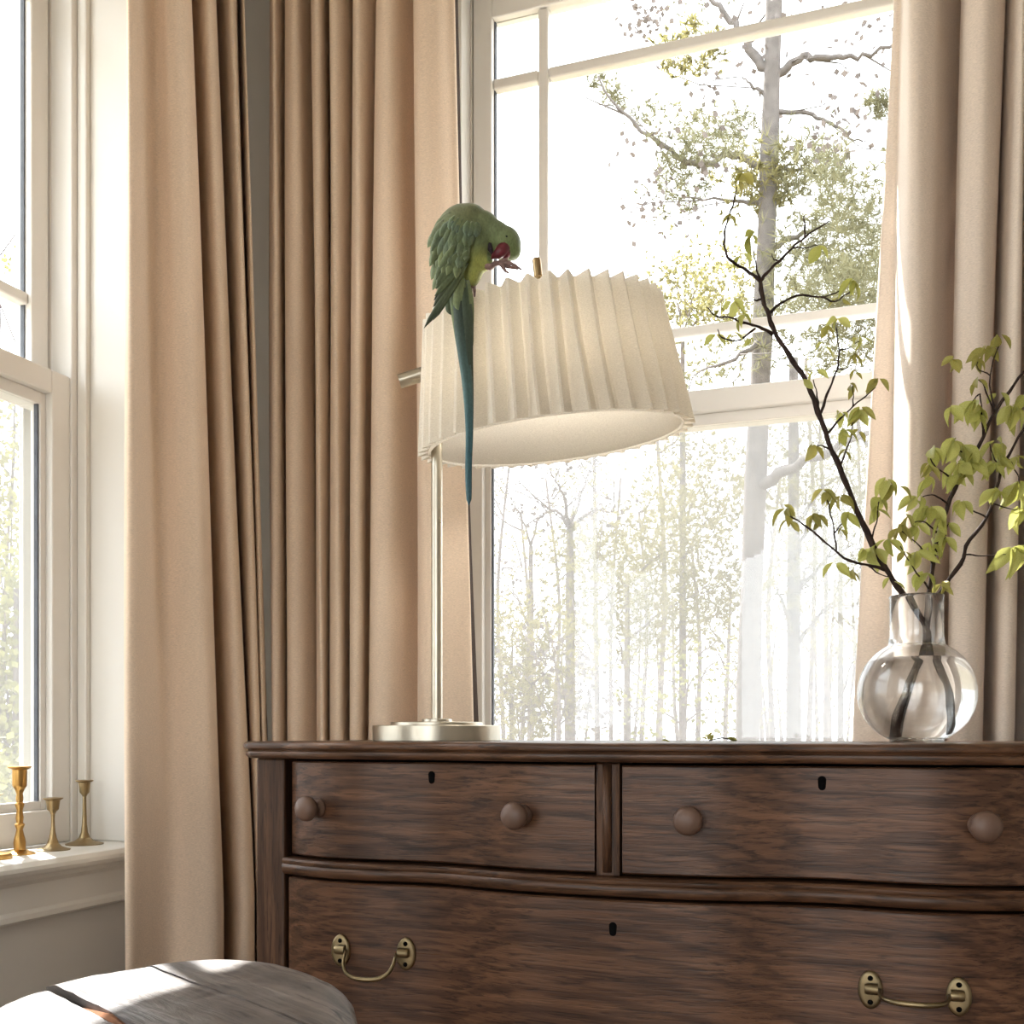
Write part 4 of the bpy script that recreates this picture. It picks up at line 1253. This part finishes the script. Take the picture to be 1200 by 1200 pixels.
candlestick(99, 989.5, (
    [(21, 0), (21.5, 1), (18, 2.2), (11, 4.2), (6.5, 8)],
    [(6.6, 7.8), (4.0, 14), (2.8, 24), (2.3, 40), (2.1, 57)],
    [(2.1, 56), (3.4, 58.5), (5.4, 61), (6.4, 70), (6.8, 72.5), (9.8, 74), (10, 75.2), (7, 75.5), (5.8, 75), (5.4, 62.5), (.3, 62)]), M_BRASS2,
    'slim plain brass candlestick nearest the curtain, on the left sill')
candlestick(-7, 1006.5, (
    [(20, 0), (20, 4.0), (18, 6.2), (10, 7.0), (6.5, 9)],
    [(6, 8), (4, 16), (3, 30), (2.4, 50), (2.4, 58)],
    [(2.4, 57), (5, 62), (6.4, 74), (10, 76), (7, 76.3), (5.6, 75.6), (5, 64), (.3, 63)]), M_BRASS,
    'brass candlestick cut off by the left frame edge, only its round foot showing')

# ================================================================== WEATHERED STOOL
from mathutils import noise as mnoise
SZ = EYE - .18
ol = [(-110, 1235), (-60, 1192), (-20, 1172), (15, 1156), (45, 1147), (100, 1135), (160, 1125), (215, 1119), (270, 1116.5), (315, 1119), (355, 1127), (388, 1140), (410, 1156), (420, 1176), (418, 1205), (395, 1250), (330, 1290), (200, 1320), (20, 1330), (-120, 1300)]
olw = [atZ(c, r, SZ) for c, r in ol]
loop = catmull(olw + [olw[0]], 6)[:-1]
ctr = sum(loop, Vector()) / len(loop)
dirv = (RIGHT * .162 - FWD * .181).normalized()      # the boards run diagonally
Mrot = Matrix.Translation(ctr) @ Matrix.Rotation(math.atan2(dirv.y, dirv.x), 4, 'Z')
Mi = Mrot.inverted()
m_ = len(loop)
rows = []
def rough(p, a):
    return a * (mnoise.noise(p * 9) + .5 * mnoise.noise(p * 31) + .25 * mnoise.noise(p * 90))
for k in range(1, 27):
    t = (k / 26) ** .8
    rows.append([ctr + (p - ctr) * t * .955 + Vector((0, 0, -.0005 - .010 * max(0, t - .86) ** 1.4 * 8 + rough(ctr + (p - ctr) * t, .0018))) for p in loop])
for off, dz in ((.985, -.010), (1.0, -.024), (1.003, -.040), (.99, -.056), (.965, -.066), (.90, -.070), (.5, -.071), (.05, -.071)):
    rows.append([ctr + (p - ctr) * off + Vector((0, 0, dz)) + (p - ctr).normalized() * rough(p + Vector((0, 0, dz * 3)), .004) for p in loop])
M_STOOL, nt, b = newmat('weathered_wood')
g1 = noise(nt, (5, 60, 60), 6, .65, 1.2)
g2 = noise(nt, (9, 9, 9), 4, .6)
g3 = noise(nt, (14, 160, 160), 3, .7)
r1 = ramp(nt, g1.outputs[0], [(.28, (.060, .050, .044)), (.5, (.15, .135, .125)), (.75, (.27, .25, .235))])
r2 = ramp(nt, g2.outputs[0], [(.35, (.45, .40, .37)), (.62, (1.1, 1.08, 1.07))])
r3 = ramp(nt, g3.outputs[0], [(.33, (.35, .3, .28)), (.46, (1, 1, 1))])
c_ = mixc(nt, 1.0, mixc(nt, 1.0, r1.outputs[0], r2.outputs[0], 'MULTIPLY'), r3.outputs[0], 'MULTIPLY')
g4 = noise(nt, (22, 48, 48), 3, .6, .8)
r4 = ramp(nt, g4.outputs[0], [(.30, (.12, .09, .07)), (.37, (1, 1, 1))])
g5 = noise(nt, (4, 4, 4), 2)
r5 = ramp(nt, g5.outputs[0], [(.4, (1.0, .93, .86)), (.6, (.92, .96, 1.04))])
c_ = mixc(nt, 1.0, mixc(nt, 1.0, c_, r4.outputs[0], 'MULTIPLY'), r5.outputs[0], 'MULTIPLY')
nt.links.new(c_, b.inputs['Base Color']); b.inputs['Roughness'].default_value = .5
bump(nt, b, g1.outputs[0], .5, .003)
st = empty('wooden_stool', (ctr.x, ctr.y, 0)); tag(st, 'weathered grey wooden stool with a cracked plank seat, half in sunlight', 'stool')
joint = atZ(165, 1205, SZ); nrm = Vector((-dirv.y, dirv.x, 0)).normalized()      # points to the back-right
def board(lo, hi, dz):
    bm = bmesh.new()
    vsl = [[bm.verts.new(p) for p in r] for r in rows]
    c0 = bm.verts.new(ctr + Vector((0, 0, -.0005))); c1 = bm.verts.new(ctr + Vector((0, 0, -.071)))
    for i in range(len(rows) - 1):
        for k in range(m_):
            bm.faces.new((vsl[i][k], vsl[i+1][k], vsl[i+1][(k+1) % m_], vsl[i][(k+1) % m_]))
    for k in range(m_):
        bm.faces.new((c0, vsl[0][k], vsl[0][(k+1) % m_])); bm.faces.new((c1, vsl[-1][(k+1) % m_], vsl[-1][k]))
    for off, inner in ((lo, True), (hi, False)):
        if off is None: continue
        g = bm.verts[:] + bm.edges[:] + bm.faces[:]
        res = bmesh.ops.bisect_plane(bm, geom=g, plane_co=joint + nrm * off, plane_no=nrm, clear_outer=not inner, clear_inner=inner)
        ed = [e for e in res['geom_cut'] if isinstance(e, bmesh.types.BMEdge)]
        bmesh.ops.holes_fill(bm, edges=ed, sides=0)
    for v in bm.verts: v.co = Mi @ (v.co + Vector((0, 0, dz)))
    bmesh.ops.recalc_face_normals(bm, faces=bm.faces)
    me = bpy.data.meshes.new('seat_plank'); bm.to_mesh(me); bm.free(); smooth(me); me.set_sharp_from_angle(angle=math.radians(50))
    return link_mesh('seat_plank', me, M_STOOL, st, M=Mrot)
w2 = (atZ(165, 1127, SZ) - joint).dot(nrm)
board(None, -.003, -.003)
board(.0025, w2, 0)
board(w2 + .0016, None, .0006)
M_RUST = flat('raw_split_wood', (.20, .085, .04), .8, .2, .4, 60)
mb = MB()
for a, r in ((.03, .004), (.10, .0035)):
    p = joint - dirv * (a - .05); mb.tube([p - dirv * .05 + Vector((0, 0, -.008)), p + Vector((0, 0, -.004)), p + dirv * .06 + Vector((0, 0, -.008))], [.002, r, .002], 6)
mb.build('crack_splinter', M_RUST, st)
lx = [(-.12, -.16), (.12, -.16), (-.12, .16), (.12, .16)]
for a, b2 in lx:
    top = Mrot @ Vector((a, b2, -.069)); bot = Mrot @ Vector((a * 1.25, b2 * 1.25, 0)); bot.z = 0.0
    mb = MB(); mb.tube([bot, (bot + top) / 2, top], [.020, .025, .022], 10); mb.build('leg', M_STOOL, st, sm=True, autosm=50)

# ================================================================== OUTDOORS
GZ = -0.9
M_GROUND, nt, b = newmat('leaf_litter')
n1 = noise(nt, (1.5, 1.5, 1.5), 8, .7)
r1 = ramp(nt, n1.outputs[0], [(.3, (.10, .075, .05)), (.5, (.20, .155, .10)), (.7, (.17, .18, .07))])
nt.links.new(r1.outputs[0], b.inputs['Base Color']); b.inputs['Roughness'].default_value = .95
mb = MB(); N = 24
rws = []
for i in range(N + 1):
    rws.append([(-70 + 140 * k / N, -45 + 140 * i / N, GZ + 1.1 * mnoise.noise(Vector((k * .35, i * .35, 3))) * min(1, max(0, (math.hypot(-70 + 140 * k / N, -45 + 140 * i / N) - 10) / 15)) - .05) for k in range(N + 1)])
mb.grid(rws); struct(mb.build('ground', M_GROUND, sm=True))

M_BARK = flat('pine_bark', (.125, .112, .105), .95, .1, .22, 14)
M_BARK2 = flat('pale_bark', (.14, .12, .112), .95, .1, .4, 9)
M_NEEDLE = leafy('pine_needles', (.13, .13, .072), (.23, .215, .115), .35, 2.0, .8)
M_YNEEDLE = leafy('young_foliage', (.165, .15, .06), (.235, .215, .09), .45, 2.0, .8)
M_DRY = leafy('dry_leaves', (.085, .072, .066), (.125, .105, .095), .3, 4.0, .8)
M_GRN = leafy('shrub_foliage', (.13, .14, .045), (.22, .215, .075), .45, 3.0, .8)

rt = random.Random(21)
def rdir(r=rt):
    while True:
        v = Vector((r.uniform(-1, 1), r.uniform(-1, 1), r.uniform(-1, 1)))
        if .05 < v.length < 1: return v.normalized()
def tuft(mb, p, n, L, w):
    ax = (rdir() + Vector((0, 0, .4))).normalized()
    for _ in range(n):
        d = (ax * .7 + rdir() * .8).normalized() * L * rt.uniform(.6, 1.1)
        s = d.cross(rdir()).normalized() * w
        mb.add([p - s, p + s, p + d], [(0, 1, 2)])
def leafq(mb, p, L):
    d = rdir() * L; s = d.cross(rdir()).normalized() * L * .42
    mb.add([p, p + d * .5 + s, p + d, p + d * .5 - s], [(0, 1, 2, 3)])
def inball(c, r, flatten=.7):
    while True:
        v = Vector((rt.uniform(-1, 1), rt.uniform(-1, 1), rt.uniform(-1, 1)))
        if v.length < 1:
            return c + Vector((v.x, v.y, v.z * flatten)) * r
def tree(name, label, cat, trunk, r0, r1, boughs, clumps, bark, leafmat, group, twig=0):
    """trunk: world points; boughs: (points, r); clumps: (centre, radius, tufts, kind)"""
    root = empty(name, trunk[0]); tag(root, label, cat, group)
    mb = MB(); P = catmull(trunk, 5); n = len(P)
    mb.tube(P, [(r0 + (r1 - r0) * i / (n - 1)) * (1 + .05 * math.sin(i * 1.3)) for i in range(n)], 12)
    for pts, r in boughs:
        Q = catmull(pts, 5); k = len(Q)
        for i in range(1, k): Q[i] = Q[i] + rdir() * r * .6
        mb.tube(Q, [max(.004, r * (1 - .8 * i / (k - 1))) for i in range(k)], 6)
        for _ in range(twig):
            i = rt.randrange(1, k); d = (rdir() + (Q[-1] - Q[0]).normalized()).normalized() * rt.uniform(.3, .9)
            m2 = Q[i] + d * .5 + rdir() * .08
            mb.tube([Q[i], m2, Q[i] + d], [max(.004, r * .25), .005, .003], 4)
    mb.build('trunk', bark, root, sm=True)
    by = {}
    for c, r, k, kind in clumps:
        by.setdefault(kind, MB())
        f = by[kind]
        for _ in range(k):
            for _2 in range({'needle': 5, 'young': 7, 'dry': 3, 'leaf': 3}[kind]):
                p = inball(c, r * (1.12 if rt.random() < .6 else 1.6))
                if kind == 'needle': tuft(f, p, 11, .15, .0038)
                elif kind == 'young': tuft(f, p, 9, .10, .0085)
                else: leafq(f, p, .05 if kind == 'leaf' else .06)
    for kind, f in by.items():
        o = f.build('foliage', {'needle': M_NEEDLE, 'young': M_YNEEDLE, 'dry': M_DRY, 'leaf': leafmat}[kind], root)
        o['kind'] = 'stuff'
    return root
TG = 'trees outside the windows'
Y9 = 9.0
def q(c, r, Y=Y9): return atY(c, r, Y)
def gnd(p): return Vector((p.x, p.y, GZ - .1))
# the big pine
cl = []
for c, r, rad, k, kind in ((817, 167, 42, 30, 'needle'), (860, 160, 36, 24, 'needle'), (793, 223, 34, 24, 'needle'), (703, 90, 14, 6, 'needle'), (722, 112, 14, 6, 'needle'), (760, 133, 20, 8, 'needle'), (745, 150, 22, 6, 'dry'),
                           (900, 213, 40, 26, 'young'), (947, 190, 40, 26, 'needle'), (967, 200, 30, 14, 'needle'), (1010, 233, 44, 26, 'needle'), (960, 300, 54, 46, 'needle'), (1010, 283, 56, 52, 'needle'), (985, 340, 50, 44, 'needle'), (1040, 320, 50, 40, 'needle'),
                           (807, 63, 30, 14, 'young'), (1030, 123, 16, 10, 'needle'), (1005, 120, 40, 8, 'dry'), (820, 10, 40, 10, 'needle'), (760, 20, 26, 16, 'dry'), (750, 30, 14, 10, 'dry'), (830, 110, 34, 14, 'dry'), (980, 160, 34, 16, 'dry'), (860, 40, 60, 14, 'dry'), (960, 60, 60, 12, 'dry'), (800, 190, 60, 20, 'dry'), (1015, 30, 40, 18, 'dry'), (940, 380, 60, 30, 'needle'), (1000, 400, 46, 30, 'needle'), (850, 430, 50, 26, 'needle'), (780, 250, 40, 14, 'dry')):
    Yc = Y9 + rt.uniform(-1.1, 1.1)
    cl.append((q(c, r, Yc), rad * Yc / Y9 * .0072, k, kind))
tree('pine_tree', 'tall pine with a straight grey trunk and boughs, nearest outside the window', 'tree',
     [gnd(q(874, 860)), q(876, 860), q(884, 600), q(893, 400), q(901, 200), q(907, 0), q(912, -250)], .105, .058,
     [([q(903, 88), q(880, 55), q(860, 30), q(828, -5), q(800, -40)], .045), ([q(906, 88), q(935, 70), q(965, 68), q(1005, 66), q(1050, 54), q(1100, 40)], .038), ([q(904, 130), q(945, 134), q(973, 143), q(1000, 163), q(1015, 165)], .022),
      ([q(900, 200), q(860, 180), q(820, 195, 8.5), q(785, 176, 8.3), q(745, 145, 8.2), q(700, 92, 8.1)], .035), ([q(900, 240), q(860, 235), q(800, 232)], .022), ([q(905, 195), q(940, 200), q(1000, 205)], .02), ([q(905, 290), q(940, 275), q(1000, 255)], .03), ([q(900, 112), q(880, 100), q(868, 88)], .02),
      ([q(885, 572), q(930, 545, 8.7), q(990, 520, 8.1), q(1060, 500, 8)], .055), ([q(893, 400), q(860, 420, 8.6), q(810, 440, 8.4)], .025)],
     cl, M_BARK, M_GRN, TG, twig=3)
# understorey trees, loose and pale, each with its own crown
def loose(label, c0, Y, rows_, r0, crown, kind, leafmat=None, name='young_tree', twig=3, bark=None, lean=0):
    base = gnd(q(c0, 860, Y))
    tr = [base] + [q(c0 + lean * i, r, Y) for i, r in enumerate(rows_)]
    bo = []; cs = []
    for c, r, rad, k in crown:
        Yc = Y + rt.uniform(-.8, .8)
        p = q(c, r, Yc)
        cs.append((p, rad * Y * .00085, k, kind))
        s = tr[-1] if r < rows_[-1] else q(c0, min(850, r + 60), Y)
        bo.append(([s, (s + p) / 2 + Vector((0, 0, .1)), p], r0 * .35))
    return tree(name, label, 'tree', tr, r0, r0 * .5, bo, cs, bark or M_BARK2, leafmat or M_GRN, TG, twig)
loose('bare forked tree seen below the lampshade through the window', 668, 11.0, (860, 700, 620), .07, [(650, 560, 26, 4), (700, 540, 26, 4), (640, 600, 26, 5), (720, 600, 30, 6)], 'dry', twig=12)
loose('slender bare tree low in the window left of the pine trunk', 622, 12.0, (860, 730, 640), .05, [(600, 590, 30, 5), (640, 600, 30, 6), (590, 680, 30, 8)], 'dry', twig=12)
loose('pale yellow-green sapling low in the window near the lamp base', 600, 10.0, (860, 780), .035, [(600, 740, 48, 26), (590, 800, 44, 26), (640, 790, 46, 28), (630, 840, 44, 24)], 'young')
loose('spreading yellow-green young tree in the middle of the lower window', 735, 11.5, (860, 760, 690), .05, [(700, 690, 60, 40), (760, 660, 60, 44), (800, 640, 50, 34), (720, 740, 56, 34), (790, 720, 56, 36), (680, 640, 44, 22), (840, 690, 40, 24)], 'young')
loose('feathery young pine left of the big trunk, level with the shade', 800, 12.5, (860, 600, 480, 400), .05, [(820, 330, 56, 40), (790, 345, 40, 26), (850, 350, 44, 30), (800, 420, 50, 20), (830, 560, 50, 26), (790, 590, 50, 26), (840, 600, 46, 24), (805, 520, 40, 16)], 'young', name='young_pine')
loose('dark-trunked pine right of the big trunk behind the vase', 930, 12.0, (860, 700, 560, 420), .095, [(960, 600, 56, 36), (985, 560, 46, 26), (910, 580, 46, 28), (950, 660, 50, 30), (1000, 640, 44, 24), (930, 520, 50, 30), (990, 700, 44, 22), (910, 690, 40, 16)], 'needle', name='pine_tree', bark=M_BARK)
loose('thin pine sapling at the right edge of the window behind the curtain hem', 985, 14.0, (860, 720, 620), .05, [(1000, 500, 50, 26), (1030, 560, 50, 26), (975, 590, 40, 20), (1010, 760, 40, 20)], 'needle', name='young_pine', bark=M_BARK)
loose('low leafy bush at the foot of the big pine', 800, 9.5, (860, 820), .03, [(770, 800, 46, 40), (830, 790, 46, 36), (850, 840, 40, 26), (740, 840, 44, 30)], 'leaf', name='bush')
loose('reddish-brown twiggy bush low beside the lamp base', 655, 9.0, (860, 800), .025, [(640, 770, 40, 20), (680, 800, 44, 26), (700, 840, 40, 22), (610, 830, 40, 18)], 'dry', name='bush', twig=10)
# bare woodland stems further back
for i, (c, Y, r, top) in enumerate(((590, 19, .05, 520), (612, 22, .06, 600), (648, 18, .045, 560), (700, 20, .07, 480), (716, 23, .06, 560), (752, 17, .05, 600), (772, 24, .09, 500), (818, 20, .06, 640), (850, 18, .05, 690), (905, 21, .07, 560), (948, 19, .06, 420), (968, 24, .08, 500), (1004, 18, .05, 480), (1030, 22, .08, 420), (560, 20, .06, 560))):
    bo = []
    for k in range(5):
        rr_ = 840 - (840 - top) * (k + 1) / 5.5
        s = q(c, rr_, Y); e = q(c + rt.choice((-1, 1)) * rt.uniform(18, 46), rr_ - rt.uniform(20, 60), Y + rt.uniform(-1, 1))
        bo.append(([s, (s + e) / 2 + rdir() * .15, e], r * .35))
    tree('bare_tree', 'thin bare woodland tree far behind the big pine', 'tree', [gnd(q(c, 860, Y)), q(c, 860, Y), q(c + rt.uniform(-8, 8), (860 + top) / 2, Y), q(c + rt.uniform(-12, 12), top, Y)], r, r * .4, bo,
         [(e[0][-1], .5, 9, 'young') for e in bo], M_BARK2, M_GRN, 'bare woodland trees in the distance', 3)
# shrubs outside the left window
def ld(c, r, d): return atD(c, r, d)
for label, d, c0, crown in (('bright yellow-green shrub outside the left window behind the candlesticks', 6.5, 20, [(10, 880, .55, 420), (40, 800, .55, 420), (5, 740, .5, 360), (60, 900, .5, 360), (-40, 820, .6, 380), (30, 690, .40, 220)]),
                     ('loose pale tree outside the left window above the shrub', 8.5, -10, [(10, 620, .5, 180), (40, 560, .5, 150), (-20, 540, .6, 150), (20, 500, .4, 90), (60, 640, .5, 130), (0, 300, .35, 24), (25, 330, .3, 18)]),
                     ('low shrub outside the left window, lowest in view', 5.2, 45, [(20, 960, .45, 380), (70, 980, .45, 340), (-30, 980, .5, 380)])):
    base = ld(c0, 860, d); base.z = GZ - .1
    top = ld(c0, crown[-1][1], d)
    bo = [([base + (top - base) * .3, (base + ld(c, r, d)) / 2 + Vector((0, 0, .3)), ld(c, r, d)], .02) for c, r, _, _ in crown]
    tree('shrub' if 'shrub' in label else 'young_tree', label, 'shrub' if 'shrub' in label else 'tree', [base, (base + top) / 2, top], .04, .02, bo, [(ld(c, r, d + rt.uniform(-.4, .4)), rad, n, 'leaf') for c, r, rad, n in crown], M_BARK2, M_GRN, TG, 5)
# the wood goes on in the distance, too dense to count
woods = empty('distant_woods', (-4, 30, GZ)); tag(woods, 'distant hazy thicket of bare trees far behind the nearer trees', 'woods', kind='stuff')
ra = random.Random(77)
mt, mf = MB(), MB()
for i in range(170):
    an = math.radians(ra.uniform(-35, 105)); d = ra.uniform(28, 42)
    b0 = Vector((-math.sin(an) * d, math.cos(an) * d, GZ - .4)); hgt = ra.uniform(3.5, 7.5); r = ra.uniform(.03, .09)
    tp = b0 + Vector((ra.uniform(-.5, .5), ra.uniform(-.5, .5), hgt))
    mt.tube([b0, (b0 + tp) / 2 + Vector((ra.uniform(-.15, .15), 0, 0)), tp], [r, r * .75, r * .3], 6)
    for k in range(5):
        s0 = b0 + (tp - b0) * ra.uniform(.35, .95); e0 = s0 + Vector((ra.uniform(-1, 1), ra.uniform(-1, 1), ra.uniform(.3, 1.2)))
        mt.tube([s0, (s0 + e0) / 2 + Vector((0, 0, .1)), e0], [r * .35, r * .22, .006], 4)
        for _ in range(14):
            leafq(mf, inball(e0 - Vector((0, 0, .3)), .8), .10)
o = mt.build('trunks', M_BARK2, woods); o['kind'] = 'stuff'
o = mf.build('foliage', M_YNEEDLE, woods); o['kind'] = 'stuff'
